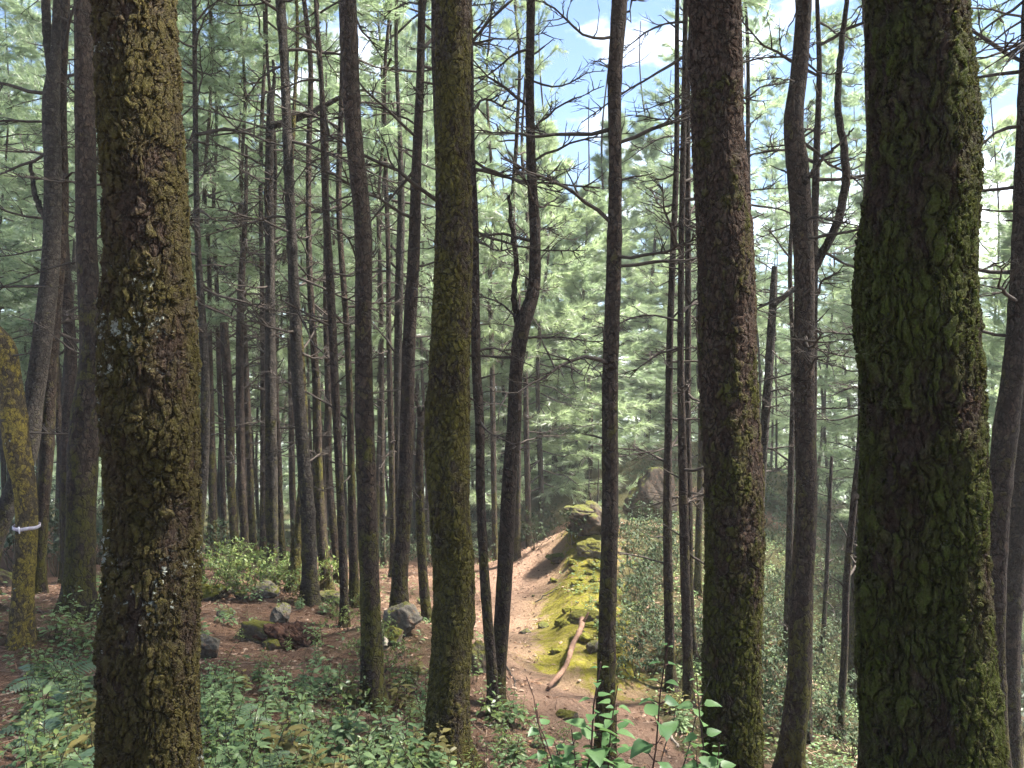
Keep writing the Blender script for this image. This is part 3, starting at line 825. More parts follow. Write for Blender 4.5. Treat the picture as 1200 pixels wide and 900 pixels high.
N__, _ = pine(12.5, [(70, 180, 10), (74, 280, 12), (78, 350, 13), (84, 440, 14), (80, 530, 14), (79, 620, 14)],
         'dark wavy stem seen left of the swollen ruddy trunk', 'plain', nb=6, group=GR)
P__, _ = pine(13.0, [(228, 0, 5), (229, 150, 6), (233, 300, 8), (238, 400, 11), (241, 470, 12), (238, 560, 13), (233, 640, 13)],
         'thin tapering pine with many bare twigs, right of the olive trunk', 'grey', 'TALL', nb=16, bl=(0.8, 2.0), bz=(0.8, 6.5), group=GR, top=1)
Q__, _ = pine(15.0, [(289, 170, 3), (288, 250, 6), (283, 330, 9), (282, 450, 10), (283, 560, 10), (286, 660, 10)],
         'thin wavy pine whose tip ends against the pale foliage', 'plain', None, nb=9, bl=(0.6, 1.6), bz=(0.5, 4.5), group=GR, top=1)
R__, _ = pine(13.5, [(318, 112, 9), (316, 200, 11), (316, 300, 12), (317, 400, 13), (318, 500, 14), (318, 600, 15), (318, 675, 15)],
         'straight grey snag broken off high with one big slanting limb', 'grey', None, nb=8, bz=(0.5, 4.6), group=GR, top=1, cat='tree')
limb(R__, [(319, 148, 9), (345, 140, 8), (372, 128, 7), (402, 112, 5), (420, 98, 4)], 13.4, 'grey')
limb(R__, [(318, 116, 6), (322, 95, 4), (320, 70, 3)], 13.5, 'grey')
S__, _ = pine(12.0, [(328, 0, 12), (332, 60, 11), (336, 140, 12), (341, 250, 13), (345, 350, 14), (349, 450, 15), (355, 530, 16), (361, 600, 17), (364, 690, 19)],
         'pale grey trunk ringed with old branch scars, leaning left as it rises', 'grey', nb=10, bz=(0.3, 6), group=GR, knots=0.14)
T__, _ = pine(11.2, [(370, 0, 5), (376, 80, 6), (379, 150, 7), (383, 250, 9), (388, 350, 10), (393, 450, 10), (398, 560, 10), (402, 650, 11), (404, 720, 11)],
         'slender straight pine leaning left between the scarred and kinked trunks', 'plain', nb=12, bl=(0.4, 1.3), bz=(0, 5.5), group=GR, knots=0.12)
U__, _ = pine(10.6, [(495, 0, 10), (492, 100, 11), (488, 200, 13), (485, 300, 15), (480, 400, 16), (477, 500, 17), (474, 600, 18), (468, 690, 21)],
         'dark brown trunk leaning right as it rises, a boulder at its foot', 'plain', nb=12, bz=(0.3, 5.5), group=GR, flare=0.5)
V__, _ = pine(9.4, [(511, 0, 12), (511, 60, 12), (514, 130, 12), (520, 260, 13), (526, 420, 14), (530, 600, 15), (530, 780, 16)],
         'trunk mostly hidden behind the yellowish mossy one, showing at its top', 'plain', nb=3, bz=(2, 5), group=GR)
W__, _ = pine(12.0, [(494, 482, 8), (491, 550, 10), (493, 620, 11), (498, 700, 12), (502, 735, 12)],
         'thin snag forked at its head, beside the foot of the path', 'brown', None, nb=6, bl=(0.3, 0.7), bz=(-2.2, -0.5), top=1, group=GR)
limb(W__, [(494, 486, 6), (489, 474, 4), (486, 462, 3)], 12.0)
limb(W__, [(494, 486, 6), (502, 472, 4), (507, 455, 3)], 12.0)
X__, _ = pine(8.8, [(551, 40, 7), (553, 180, 8), (556, 260, 10), (557, 350, 11), (558, 430, 12), (562, 500, 12), (563, 580, 12), (567, 660, 13), (572, 730, 14), (577, 790, 14)],
         'slim trunk right beside the yellowish mossy one, its foot on the path', 'plain', nb=9, bl=(0.4, 1.2), bz=(-0.5, 4), group=GR)
Y__, _ = pine(9.1, [(622, 0, 11), (621, 100, 12), (623, 200, 13), (627, 290, 15), (624, 345, 17), (612, 382, 20), (605, 430, 17), (602, 500, 18), (597, 560, 18), (593, 650, 19), (587, 750, 19), (581, 825, 19)],
         'crooked trunk with an S bend half way up, standing on the path', 'plain', nb=9, bl=(0.6, 1.5), bz=(0, 4), group=GR, knots=0.04)
limb(Y__, [(607, 385, 8), (602, 350, 7), (605, 310, 6), (599, 265, 5), (596, 228, 4)], 9.1)
Z1, _ = pine(11.0, [(794, 0, 5), (793, 200, 7), (788, 300, 8), (785, 400, 9), (783, 500, 10), (782, 600, 11), (783, 700, 12), (786, 790, 12)],
         'leftmost of three thin dark stems below the mossy bank', 'plain', nb=12, bl=(0.5, 1.6), bz=(-2.5, 5.5), group=GR, knots=0.1)
Z2, _ = pine(10.5, [(803, 0, 6), (801, 150, 7), (799, 300, 8), (798, 420, 9), (800, 550, 11), (802, 680, 12), (807, 790, 12)],
         'middle one of three thin dark stems below the mossy bank', 'plain', nb=12, bl=(0.5, 1.5), bz=(-2.5, 5.0), group=GR, knots=0.1)
Z3, _ = pine(11.6, [(808, 60, 5), (806, 250, 7), (807, 380, 8), (806, 470, 8), (807, 600, 10), (808, 700, 10), (812, 820, 11)],
         'rightmost of three thin dark stems below the mossy bank', 'plain', nb=10, bl=(0.5, 1.6), bz=(-2.0, 5.5), group=GR, knots=0.1)
Z4, _ = pine(12.0, [(908, 312, 7), (905, 370, 10), (900, 450, 11), (894, 520, 12), (891, 600, 12), (890, 700, 11), (888, 760, 11)],
         'broken topped snag with one thick side limb, behind the ruddy trunk', 'grey', None, nb=8, bl=(0.3, 0.9), bz=(-2, 1.4), top=1, group=GR)
limb(Z4, [(906, 358, 7), (918, 348, 7), (930, 338, 6), (945, 330, 4)], 12.0, 'grey')
Z6, _ = pine(10.2, [(958, 0, 5), (960, 80, 7), (957, 180, 9), (955, 280, 10), (952, 420, 11), (948, 600, 12), (945, 800, 13)],
         'thin upright stem close behind the crooked forked trunk', 'plain', nb=9, bz=(0, 5), group=GR)
AA, _ = pine(11.0, [(1016, 350, 6), (1010, 450, 8), (1008, 500, 8), (1000, 600, 9), (993, 680, 9), (990, 760, 9), (985, 860, 10)],
         'thin slanting stem in the ravine, leaning right as it rises', 'plain', nb=8, bl=(0.4, 1.2), bz=(-3, 1), group=GR)
AB, _ = pine(14.0, [(1014, 350, 11), (1012, 450, 12), (1010, 550, 13), (1006, 650, 13), (1001, 760, 14), (1001, 820, 14)],
         'straight brown trunk deep in the ravine behind the slanting stem', 'brown', nb=8, bz=(-3, 2), group=GR)
AC, _ = pine(9.0, [(1020, 300, 8), (1016, 500, 10), (1014, 700, 11), (1012, 890, 12)],
         'narrow dark stem at the left edge of the thickest trunk', 'plain', nb=6, bl=(0.3, 0.8), bz=(-2, 1.5), group=GR)
AD, _ = pine(15.5, [(976, 535, 4), (972, 600, 5), (967, 700, 5), (963, 760, 6)],
         'thinnest dead pole on the shrubby slope', 'plain', None, nb=7, bl=(0.3, 0.7), bz=(-4.5, -1.5), top=1, group=GR)
AE, _ = pine(12.6, [(928, 730, 5), (921, 752, 8), (911, 780, 9), (900, 815, 10)],
         'short leaning mossy snag low on the shrubby slope', 'brown', None, nb=1, bl=(0.2, 0.4), bz=(-5, -4), top=1, group=GR, name='tree_snag')
AF, _ = pine(6.0, [(1114, -60, 22), (1122, 60, 24), (1131, 180, 26), (1132, 240, 26), (1124, 320, 26), (1112, 420, 26), (1104, 600, 27), (1100, 850, 28)],
         'grey bowed trunk peeping out behind the thickest one', 'grey', nb=2, bl=(0.6, 1.1), bz=(1.5, 2.6), group=GR)

LG = 'slim pines of the left stand'
for d, pts, label, bark, top in (
    (15.5, [(262, 378, 10), (265, 420, 11), (268, 480, 11), (270, 560, 10), (277, 640, 10), (279, 668, 10)], 'ruddy broken topped stem behind the leafy bush', 'brown', 1),
    (18.0, [(254, 330, 5), (257, 430, 6), (260, 540, 7), (262, 600, 7), (265, 665, 8)], 'thin pole left of the ruddy broken stem', 'plain', None),
    (17.0, [(246, 400, 6), (248, 500, 8), (250, 600, 9), (251, 660, 9)], 'mossy brown pole nearest the olive trunk in the left stand', 'brown', None),
    (17.5, [(287, 380, 6), (290, 470, 8), (295, 600, 8), (297, 664, 9)], 'thin pole between the wavy pine and the grey snag', 'brown', None),
    (16.5, [(306, 160, 5), (308, 400, 7), (309, 560, 9), (309, 664, 9)], 'dark straight pole close left of the grey snag', 'plain', None),
    (14.3, [(322, 420, 6), (326, 540, 8), (330, 640, 9), (333, 688, 9)], 'dark pole slanting out from behind the grey snag', 'plain', None),
    (19.0, [(339, 380, 6), (341, 470, 7), (342, 560, 8), (345, 655, 8)], 'thin pole far behind the scarred grey trunk', 'plain', None),
    (12.6, [(350, 380, 6), (356, 480, 9), (356, 560, 12), (352, 620, 14), (346, 660, 15), (342, 700, 16)], 'leaning mossy trunk at the foot of the scarred one', 'mossy', None),
    (13.2, [(362, 300, 8), (366, 380, 9), (370, 450, 10), (373, 560, 12), (378, 640, 13), (383, 688, 14)], 'brown trunk just right of the scarred grey one', 'brown', None),
    (14.2, [(382, 380, 7), (385, 450, 8), (386, 560, 9), (392, 630, 10), (396, 690, 10)], 'thin kinked pole behind the slender straight pine', 'plain', None),
    (12.3, [(406, 380, 8), (410, 460, 9), (412, 560, 10), (414, 640, 11), (415, 715, 12)], 'brown pole close left of the kinked trunk', 'brown', None),
    (16.0, [(455, 300, 6), (456, 400, 7), (458, 500, 8), (460, 600, 8), (462, 688, 9)], 'pole between the kinked trunk and the boulder tree', 'brown', None),
    (18.0, [(446, 330, 5), (447, 450, 6), (448, 560, 6), (449, 670, 7)], 'thinnest pole right of the kinked trunk', 'plain', None),
    (14.5, [(469, 170, 6), (470, 240, 9), (468, 330, 10), (466, 450, 9), (466, 690, 9)], 'forked pole partly hidden by the boulder tree', 'grey', None),
    (17.5, [(606, 420, 7), (607, 520, 8), (606, 600, 9), (605, 672, 9)], 'dark stem at the far end of the path', 'plain', None),
    (21.0, [(616, 420, 6), (617, 520, 7), (619, 600, 7), (620, 648, 8)], 'furthest dark stem standing at the end of the path', 'plain', None),
    (20.0, [(576, 400, 6), (578, 520, 7), (580, 650, 8)], 'thin stem seen between the two trunks on the path', 'brown', None),
    (13.0, [(878, 300, 6), (884, 420, 7), (888, 540, 8), (884, 700, 9)], 'thin pale pole touching the right side of the ruddy trunk', 'grey', None),
    (16.0, [(820, 380, 6), (822, 500, 8), (818, 640, 9)], 'grey stem left of the ruddy trunk with the brown slope behind', 'brown', None),
    (13.5, [(930, 420, 6), (926, 560, 8), (924, 700, 9), (922, 800, 9)], 'thin stem touching the left side of the crooked forked trunk', 'plain', None),
    (10.5, [(126, 480, 5), (124, 540, 7), (127, 600, 7), (133, 660, 8)], 'mossy thin pole squeezed between swollen and olive trunks', 'mossy', None),
    (14.0, [(66, 440, 7), (70, 520, 9), (74, 600, 9)], 'dark leaning pole behind the slim mossy stem', 'plain', None),
    ):
    pine(d, pts, label, bark, 'TALL' if d > 15 else 'HIGH', nb=8, bl=(0.5, 1.5), bz=(-1.5, 5.0), top=top, group=LG)

# ------------------------------------------------------------------ the many pines further back
def far_pine(x, y, k, cr, h, label, group, r, girth=1.0, nb=4, bz=(2.0, 8.0), name='pine_tree', thin=1.0):
    gz = Gz(x, y)
    root = empty(name, (x, y, gz), r.uniform(0, 6.28))
    tag(root, label, 'tree', group)
    me, (zs, X, Y, R) = FT[k % len(FT)]
    link('trunk', me, root, (0, 0, 0), (r.normal(0, 0.012), r.normal(0, 0.012), 0), (girth, girth, h / 16.0))
    if cr is not None:
        c = link('crown', cr, root, (0, 0, 0), (0, 0, r.uniform(0, 6.28)), (thin * r.uniform(0.85, 1.15), thin * r.uniform(0.85, 1.15), h / 16.0))
    if nb: put_branches(root, zs * h / 16.0, X * girth, Y * girth, R * girth, nb, bz[0], bz[1], 0.6, 1.7, r)
    return root

PT = []       # feet of the trees already standing
for o in list(COL.objects):
    if o.type == 'EMPTY': PT.append((o.location.x, o.location.y))
r = np.random.default_rng(2024)
def scatter(n, box, mind, ok):
    out = []
    for _ in range(n * 60):
        if len(out) >= n: break
        x = r.uniform(box[0], box[1]); y = r.uniform(box[2], box[3])
        if not ok(x, y): continue
        if any((x - a) ** 2 + (y - b) ** 2 < mind ** 2 for a, b in PT): continue
        PT.append((x, y)); out.append((x, y))
    return out
in_view = lambda x, y, m=0.70: abs(x) < m * y
off_path = lambda x, y: not (-1.2 < x < 2.4 and y < 24)
LB = 'pines deep in the left stand'
for q, (x, y) in enumerate(scatter(112, (-28, -0.5, 17.5, 42), 1.3, lambda x, y: in_view(x, y) and off_path(x, y) and x < -0.02 * y - 0.6)):
    cr = TALL[q % 5] if not blocks_sun(x, y, 2.4, 4 + Gz(x, y), 15 + Gz(x, y)) else (HIGH[q % 3] if q % 2 else None)
    if cr is None or cr in HIGH: cr = TALL[(q + 2) % 5]; thin = 0.6
    else: thin = 1.0
    far_pine(x, y, q, cr, r.uniform(14, 18.5), 'slim brown pine among the many crowded deep in the left stand', LB, r, r.uniform(0.5, 0.9), 5, (1.8, 7.5), thin=thin)
CB = 'bushy pines beyond the path'
spots = [(0.9, 25.5), (2.6, 27.5), (-0.6, 28.5), (1.6, 30.5), (3.9, 31.0), (5.6, 33.5), (-2.4, 31.5), (0.3, 33.5), (2.9, 34.8), (7.6, 36.5), (-4.4, 35.0), (5.0, 38.0), (-1.4, 37.0), (1.2, 38.5), (9.8, 39.0), (3.4, 41.5), (-3.2, 41.0)]
for q, (x, y) in enumerate(spots):
    PT.append((x, y))
    far_pine(x, y, q, BUSHY[q % 4], r.uniform(13.0, 17.5), 'bushy pale green pine with drooping boughs beyond the end of the path', CB, r, r.uniform(0.9, 1.3), 3, (1.2, 5.0))
RB = 'pines on the ravine side'
for q, (x, y) in enumerate(scatter(48, (2.5, 30, 17, 44), 2.1, lambda x, y: in_view(x, y) and x > 0.16 * y)):
    if blocks_sun(x, y, 2.3, 3 + Gz(x, y), 15 + Gz(x, y)): continue
    cr = (TALL[q % 5] if q % 3 else BUSHY[q % 4])
    far_pine(x, y, q + 3, cr, r.uniform(14, 19), 'slim pine rising from the ravine among its thin neighbours', RB, r, r.uniform(0.5, 0.95), 7, (2.0, 9.0))
BB = 'tall pines behind the clearing'
for q, (x, y) in enumerate(scatter(36, (-38, 36, 42, 60), 2.6, lambda x, y: in_view(x, y))):
    far_pine(x, y, q + 1, (BUSHY + BUSHY + TALL[:1])[q % 9], r.uniform(14, 20), 'distant tall pine standing behind all the nearer trees', BB, r, r.uniform(1.0, 1.5), 0)

# unseen pines added round the viewpoint so their crowns shade the foreground
for q, (x, y) in enumerate(((4.5, 0.5), (6.5, -2.5), (2.6, -3.0), (8.5, 2.0), (6.2, 1.4), (3.4, -0.6), (5.6, 3.2), (9.0, -1.0), (7.2, -4.6), (10.5, 6.4), (7.4, 8.0), (10.4, 9.8), (5.0, -6.0), (9.5, -5.5), (11.5, 0.0), (7.5, 5.5), (12.5, 4.5), (-2.0, -4.5), (14.5, 8.5), (-4.5, -1.5), (1.0, -8.0))):
    if blocks_sun(x, y, 1.6, 3 + Gz(x, y), 15 + Gz(x, y)): continue
    far_pine(x, y, q, HIGH[q % 3], r.uniform(15, 18), 'unseen pine added behind or beside the viewpoint for shade', 'added shade pines round the viewpoint', r, 1.5, 0)

# the wood beyond: one mass
def far_wood():
    rr = np.random.default_rng(99)
    mb = MB()
    P, D = [], []
    for _ in range(260):
        y = rr.uniform(60, 150); x = rr.uniform(-0.75, 0.75) * y
        g = Gz(x, y); h = rr.uniform(15, 24)
        mb.tube(np.array([[x, y, g - 1], [x, y, g + h * 0.5], [x, y, g + h]]), [0.22, 0.15, 0.03], 5, 1)
        for b in range(60):
            u = rr.uniform(0.08, 1); a = rr.uniform(0, 6.28); ln = 3.8 * (1 - u) ** 0.7 * rr.uniform(0.3, 1)
            for tt in (0.45, 0.75, 1.0):
                P.append([x + math.cos(a) * ln * tt, y + math.sin(a) * ln * tt, g + h * u - 0.15 * ln * tt]); D.append([math.cos(a), math.sin(a), 0.1])
    needles(mb, np.array(P), np.array(D), 0.95, 0.16, 7, rr, 0, 0.3, 0.9)
    o = mb.build('distant_forest', [M_needle, M_dead])
    tag(o, 'far wood that closes the view behind the pines', 'forest', None, 'stuff')
far_wood()

# ------------------------------------------------------------------ undergrowth
def leaf_geo(p, d, up, ln, wd, fold=0.25, curl=0.25, shape='ovate'):
    """one leaf of eight faces: folded along its midrib and arched"""
    s = np.cross(d, up); s /= np.linalg.norm(s) + 1e-9
    n = np.cross(s, d)
    prof = {'ovate': (0.0, 0.8, 1.0, 0.62, 0.0), 'lance': (0.0, 0.85, 1.0, 0.6, 0.0), 'heart': (0.25, 1.0, 0.92, 0.5, 0.0)}[shape]
    T = (0.0, 0.18, 0.45, 0.75, 1.0)
    v = []
    for t, w in zip(T, prof):
        c = p + d * ln * t - n * curl * ln * t * t
        v += [c - s * wd * 0.5 * w + n * fold * wd * 0.5 * w, c, c + s * wd * 0.5 * w + n * fold * wd * 0.5 * w]
    f = []
    for i in range(4):
        f += [[3 * i, 3 * i + 1, 3 * i + 4, 3 * i + 3], [3 * i + 1, 3 * i + 2, 3 * i + 5, 3 * i + 4]]
    return np.array(v), np.array(f)

def unit(v): v = np.asarray(v, float); return v / (np.linalg.norm(v) + 1e-9)

def weed_mesh(seed, mat, stems=5, h=0.45, leaf=0.085, wratio=0.55, shape='ovate', pairs=6, spread=0.5, stem_mat=None, bare=0.2, sr=0.0035):
    r = np.random.default_rng(seed)
    mb = MB()
    for s in range(stems):
        az = r.uniform(0, 6.28); hh = h * r.uniform(0.55, 1.15)
        lean = r.uniform(0.05, spread)
        n = 7; t = np.linspace(0, 1, n)
        b = np.array([r.normal(0, 0.06), r.normal(0, 0.06), -0.03])
        pts = b + np.stack([math.cos(az) * lean * hh * t ** 1.4, math.sin(az) * lean * hh * t ** 1.4, (hh + 0.03) * t], -1)
        pts[1:-1] += r.normal(0, 0.01, (n - 2, 3))
        mb.tube(pts, sr * (1 - 0.6 * t) * (hh / h + 0.3), 4, 1)
        for k in range(pairs):
            u = bare + (1 - bare) * (k + 0.6) / pairs
            p = np.array([np.interp(u, t, pts[:, c]) for c in range(3)])
            a0 = k * 1.57 + r.uniform(-0.4, 0.4)
            size = leaf * (0.55 + 0.75 * math.sin(math.pi * min(1, 0.25 + 0.7 * u))) * r.uniform(0.75, 1.2) * (0.6 if k == pairs - 1 else 1)
            for q in (0, math.pi):
                d = unit([math.cos(a0 + q), math.sin(a0 + q), r.uniform(-0.15, 0.5) + 0.25 * u])
                st = size * 0.35
                v, f = leaf_geo(p + d * st, unit(d + np.array([0, 0, -0.25])), np.array([0, 0, 1.0]) + r.normal(0, 0.25, 3), size, size * wratio * r.uniform(0.85, 1.15), 0.25, r.uniform(0.1, 0.4), shape)
                mb.add(v, f, 0)
                if size > 0.06: mb.tube(np.array([p, p + d * st * 1.1]), [sr * 0.5, sr * 0.4], 3, 1, cap=False)
    return mb.mesh('weed', [mat, stem_mat or M_stem])

def fern_mesh(seed):
    r = np.random.default_rng(seed)
    mb = MB()
    nf = int(r.integers(5, 9))
    for k in range(nf):
        az = 6.283 * k / nf + r.uniform(-0.3, 0.3); ln = r.uniform(0.35, 0.62)
        h = np.array([math.cos(az), math.sin(az), 0]); s = np.array([-h[1], h[0], 0])
        n = 20; t = np.linspace(0, 1, n)
        pts = h * (ln * t)[:, None] + np.array([0, 0, 1.0]) * (ln * (0.95 * t - 0.85 * t ** 2))[:, None]
        mb.tube(pts, 0.003 * (1 - 0.8 * t), 3, 1)
        for i in range(3, n):
            w = 0.32 * ln * math.sin(math.pi * min(1, 0.12 + 0.88 * t[i])) ** 0.8 * (1 - 0.35 * t[i]) + 0.01
            fw = unit(pts[min(n - 1, i + 1)] - pts[i - 1])
            for sg in (-1, 1):
                d = unit(s * sg + fw * 0.35 + np.array([0, 0, -0.12]))
                v, f = leaf_geo(pts[i], d, np.array([0, 0, 1.0]), w * r.uniform(0.9, 1.1), 0.032 * ln / 0.5, 0.1, 0.2, 'lance')
                mb.add(v, f, 0)
    return mb.mesh('fern', [M_fern, M_stem])

def shrub_mesh(seed, mat, rad=0.55, h=0.75, stems=9, leaves=34, leaf=0.055, wr=0.42):
    r = np.random.default_rng(seed)
    mb = MB()
    for s in range(stems):
        az = r.uniform(0, 6.28); out = rad * math.sqrt(r.uniform(0.02, 1)); hh = h * (1 - 0.45 * (out / rad) ** 2) * r.uniform(0.7, 1.15)
        n = 7; t = np.linspace(0, 1, n)
        pts = np.stack([math.cos(az) * out * t ** 0.9, math.sin(az) * out * t ** 0.9, -0.05 + (hh + 0.05) * t ** 0.9], -1)
        pts[1:] += r.normal(0, 0.025, (n - 1, 3))
        mb.tube(pts, 0.007 * (1 - 0.8 * t), 4, 1)
        for w in range(5):
            u = r.uniform(0.3, 1.0)
            p = np.array([np.interp(u, t, pts[:, c]) for c in range(3)])
            d = unit([r.normal(), r.normal(), r.uniform(0.1, 1.0)])
            tl = rad * r.uniform(0.2, 0.5)
            q = p + d * tl * np.linspace(0, 1, 3)[:, None]
            mb.tube(q, [0.003, 0.0022, 0.001], 3, 1, cap=False)
            for k in range(leaves // 5):
                pp = p + d * tl * r.uniform(0.2, 1.05)
                dd = unit(d * 0.5 + r.normal(0, 0.7, 3))
                sz = leaf * r.uniform(0.6, 1.3)
                v, f = leaf_geo(pp, dd, np.array([0, 0, 1.0]) + r.normal(0, 0.35, 3), sz, sz * wr, 0.2, 0.2, 'ovate')
                mb.add(v, f, 0)
    return mb.mesh('shrub', [mat, M_stem])

WEED = [weed_mesh(500 + k, (M_nettle if k % 3 else M_weed2) if k != 5 else M_dryweed, 4 + k % 3, 0.30 + 0.06 * (k % 4), 0.058 + 0.012 * (k % 3), 0.48, 'ovate' if k % 2 else 'lance', 6) for k in range(8)]
FERN = [fern_mesh(600 + k) for k in range(3)]
BUSH = [shrub_mesh(700 + k, M_yshrub, 0.6, 0.62, 10, 40, 0.06) for k in range(3)]
SHRUB = [shrub_mesh(720 + k, M_shrub, 0.65, 0.85, 10, 40, 0.07, 0.36) for k in range(4)]
DSHRUB = [shrub_mesh(740 + k, M_dark_shrub, 0.7, 1.2, 12, 40, 0.08, 0.36) for k in range(3)]
SAP = [weed_mesh(800 + k, M_sap, 2 + k % 2, 1.05, 0.10, 0.70, 'heart', 11, 0.22, M_stem_red, 0.35, 0.006) for k in range(4)]

def plant(name, me, p, label, cat, group, sc=1.0, r=r, tilt=0.12):
    o = link(name, me, None, tuple(p), (r.normal(0, tilt), r.normal(0, tilt), r.uniform(0, 6.28)), sc)
    tag(o, label, cat, group)
    return o

def on_ground_px(zone, n, mind=0.0, lo=2.0, hi=40.0):
    """points on the ground inside a four-sided patch of the view"""
    out = []
    (x0, y0, x1, y1) = zone
    for _ in range(n * 8):
        if len(out) >= n: break
        p = ground_at(r.uniform(x0, x1), r.uniform(y0, y1), lo, hi)
        if p is None: continue
        if any((p[0] - q[0]) ** 2 + (p[1] - q[1]) ** 2 < mind ** 2 for q in out): continue
        p[2] = Gz(p[0], p[1]); out.append(p)
    return out

for zone, n, sc, label, group in (
    ((40, 745, 135, 990), 40, (0.6, 1.15), 'leafy green weed on the needle litter left of the olive trunk', 'weeds left of the olive trunk'),
    ((225, 795, 430, 990), 76, (0.55, 1.1), 'low leafy weed growing between the olive and kinked trunks', 'weeds between olive and kinked trunks'),
    ((432, 800, 600, 990), 52, (0.6, 1.15), 'leafy weed around the foot of the yellowish mossy trunk', 'weeds round the middle mossy trunk'),
    ((225, 690, 440, 780), 20, (0.4, 0.8), 'small weed by the rocks of the left clearing', 'weeds by the left rocks'),
    ((780, 740, 850, 860), 18, (0.45, 0.9), 'green weed along the right edge of the path', 'weeds along the right path edge'),
    ((590, 850, 700, 980), 14, (0.5, 0.9), 'low weed at the bottom of the path below the tall saplings', 'weeds at the bottom of the path'),
    ((80, 690, 140, 740), 10, (0.7, 1.2), 'weed at the foot of the swollen ruddy trunk', 'weeds at the ruddy trunk'),
    ):
    for q, p in enumerate(on_ground_px(zone, n, 0.12)):
        plant('weed', WEED[int(r.integers(0, 8))], p, label, 'weed', group, r.uniform(*sc))
for p in on_ground_px((60, 790, 135, 960), 8, 0.25) + on_ground_px((240, 840, 300, 960), 3, 0.3):
    plant('fern', FERN[int(r.integers(0, 3))], p, 'feathery fern among the weeds beside the olive trunk', 'fern', 'ferns by the olive trunk', r.uniform(0.6, 1.0))
for p in on_ground_px((232, 672, 375, 705), 14, 0.4):
    plant('bush', BUSH[int(r.integers(0, 3))], p, 'yellowish green bush at the edge of the left stand', 'bush', 'bushes before the left stand', r.uniform(0.7, 1.1))
for p in on_ground_px((380, 700, 450, 790), 7, 0.4):
    plant('bush', BUSH[int(r.integers(0, 3))], p, 'low bush beside the kinked trunk', 'bush', 'bushes by the kinked trunk', r.uniform(0.4, 0.7))
for p in on_ground_px((0, 650, 135, 680), 9, 0.6):
    plant('shrub', DSHRUB[int(r.integers(0, 3))], p, 'dark leafy shrub behind the ribboned trunk', 'shrub', 'dark shrubs at far left', r.uniform(0.9, 1.5))
for p in on_ground_px((735, 600, 790, 720), 9, 0.7):
    plant('shrub', SHRUB[int(r.integers(0, 4))], p, 'grey green shrub on the drop right of the mossy bank', 'shrub', 'shrubs beside the bank', r.uniform(0.8, 1.3))
for p in on_ground_px((860, 640, 1060, 890), 60, 0.42):
    plant('shrub', SHRUB[int(r.integers(0, 4))], p, 'grey green shrub covering the ravine slope', 'shrub', 'shrubs of the ravine slope', r.uniform(0.6, 1.15))
for p in on_ground_px((730, 730, 850, 800), 14, 0.4):
    plant('shrub', SHRUB[int(r.integers(0, 4))], p, 'shrub on the slope behind the three thin stems', 'shrub', 'shrubs behind the thin stems', r.uniform(0.5, 0.9))
for p in on_ground_px((735, 510, 830, 600), 14, 0.7, 10, 50):
    plant('shrub', SHRUB[int(r.integers(0, 4))], p, 'shrub on the reddish slope beyond the bank', 'shrub', 'shrubs of the far reddish slope', r.uniform(0.7, 1.2))
for p in on_ground_px((560, 615, 690, 650), 14, 0.8):
    plant('shrub', SHRUB[int(r.integers(0, 4))], p, 'shrub at the far end of the path', 'shrub', 'shrubs at the path end', r.uniform(0.9, 1.5))
for p in on_ground_px((230, 640, 560, 668), 22, 0.9, 14, 50):
    plant('shrub', SHRUB[int(r.integers(0, 4))], p, 'shrub growing deep between the poles of the left stand', 'shrub', 'shrubs inside the left stand', r.uniform(0.7, 1.2))
for p in on_ground_px((1040, 700, 1200, 900), 16, 0.6, 6, 40):
    plant('shrub', DSHRUB[int(r.integers(0, 3))], p, 'dark shrub in the ravine right of the thickest trunk', 'shrub', 'dark ravine shrubs', r.uniform(0.7, 1.1))

# tall saplings in the foreground, each one of its own
for k, (px, d, h, label) in enumerate((
    (632, 3.9, 0.98, 'sapling with broad leaves left of the dark trunk at the bottom'),
    (655, 4.1, 0.88, 'smaller broad leaved sapling behind its left neighbour'),
    (690, 3.8, 1.00, 'tall broad leaved sapling touching the dark trunk'),
    (712, 4.0, 1.05, 'broad leaved sapling in front of the dark trunk'),
    (738, 3.9, 1.20, 'tallest sapling with dark red stems right of the dark trunk'),
    (815, 4.0, 1.12, 'slight sapling reaching in front of the ruddy trunk'))):
    x = (px - 600) / FPX * d
    o = link('sapling', SAP[k % 4], None, (x, d, Gz(x, d)), (0.05, 0.0, 1.3 * k), (1, 1, h) if h > 1 else h)
    tag(o, label, 'sapling', 'foreground saplings')
o = link('sapling', SAP[1], None, (1.02, 1.62, Gz(1.02, 1.62)), (0, 0, 0.7), 0.82)
tag(o, 'bright leaved sapling cut by the right edge', 'sapling', 'foreground saplings')
# bare canes
for k, (px, d, h, az, label) in enumerate(((770, 4.2, 1.15, 0.4, 'bare dry cane leaning right of the tallest sapling'), (760, 4.3, 0.95, 0.9, 'second dry cane crossing the leaning one'), (680, 3.9, 1.1, 2.6, 'dark bare cane among the saplings'))):
    x = (px - 600) / FPX * d
    t = np.linspace(0, 1, 12)
    pts = np.stack([0.28 * h * t ** 1.5 * math.cos(az), 0.2 * t * math.sin(az), h * t - 0.03], -1) + np.random.default_rng(k).normal(0, 0.006, (12, 3))
    mb = MB(); mb.tube(pts, 0.006 * (1 - 0.6 * t), 5)
    tag(mb.build('dry_cane', M_stem_red if k == 2 else M_dead, None, (x, d, Gz(x, d))), label, 'plant', 'dry canes')

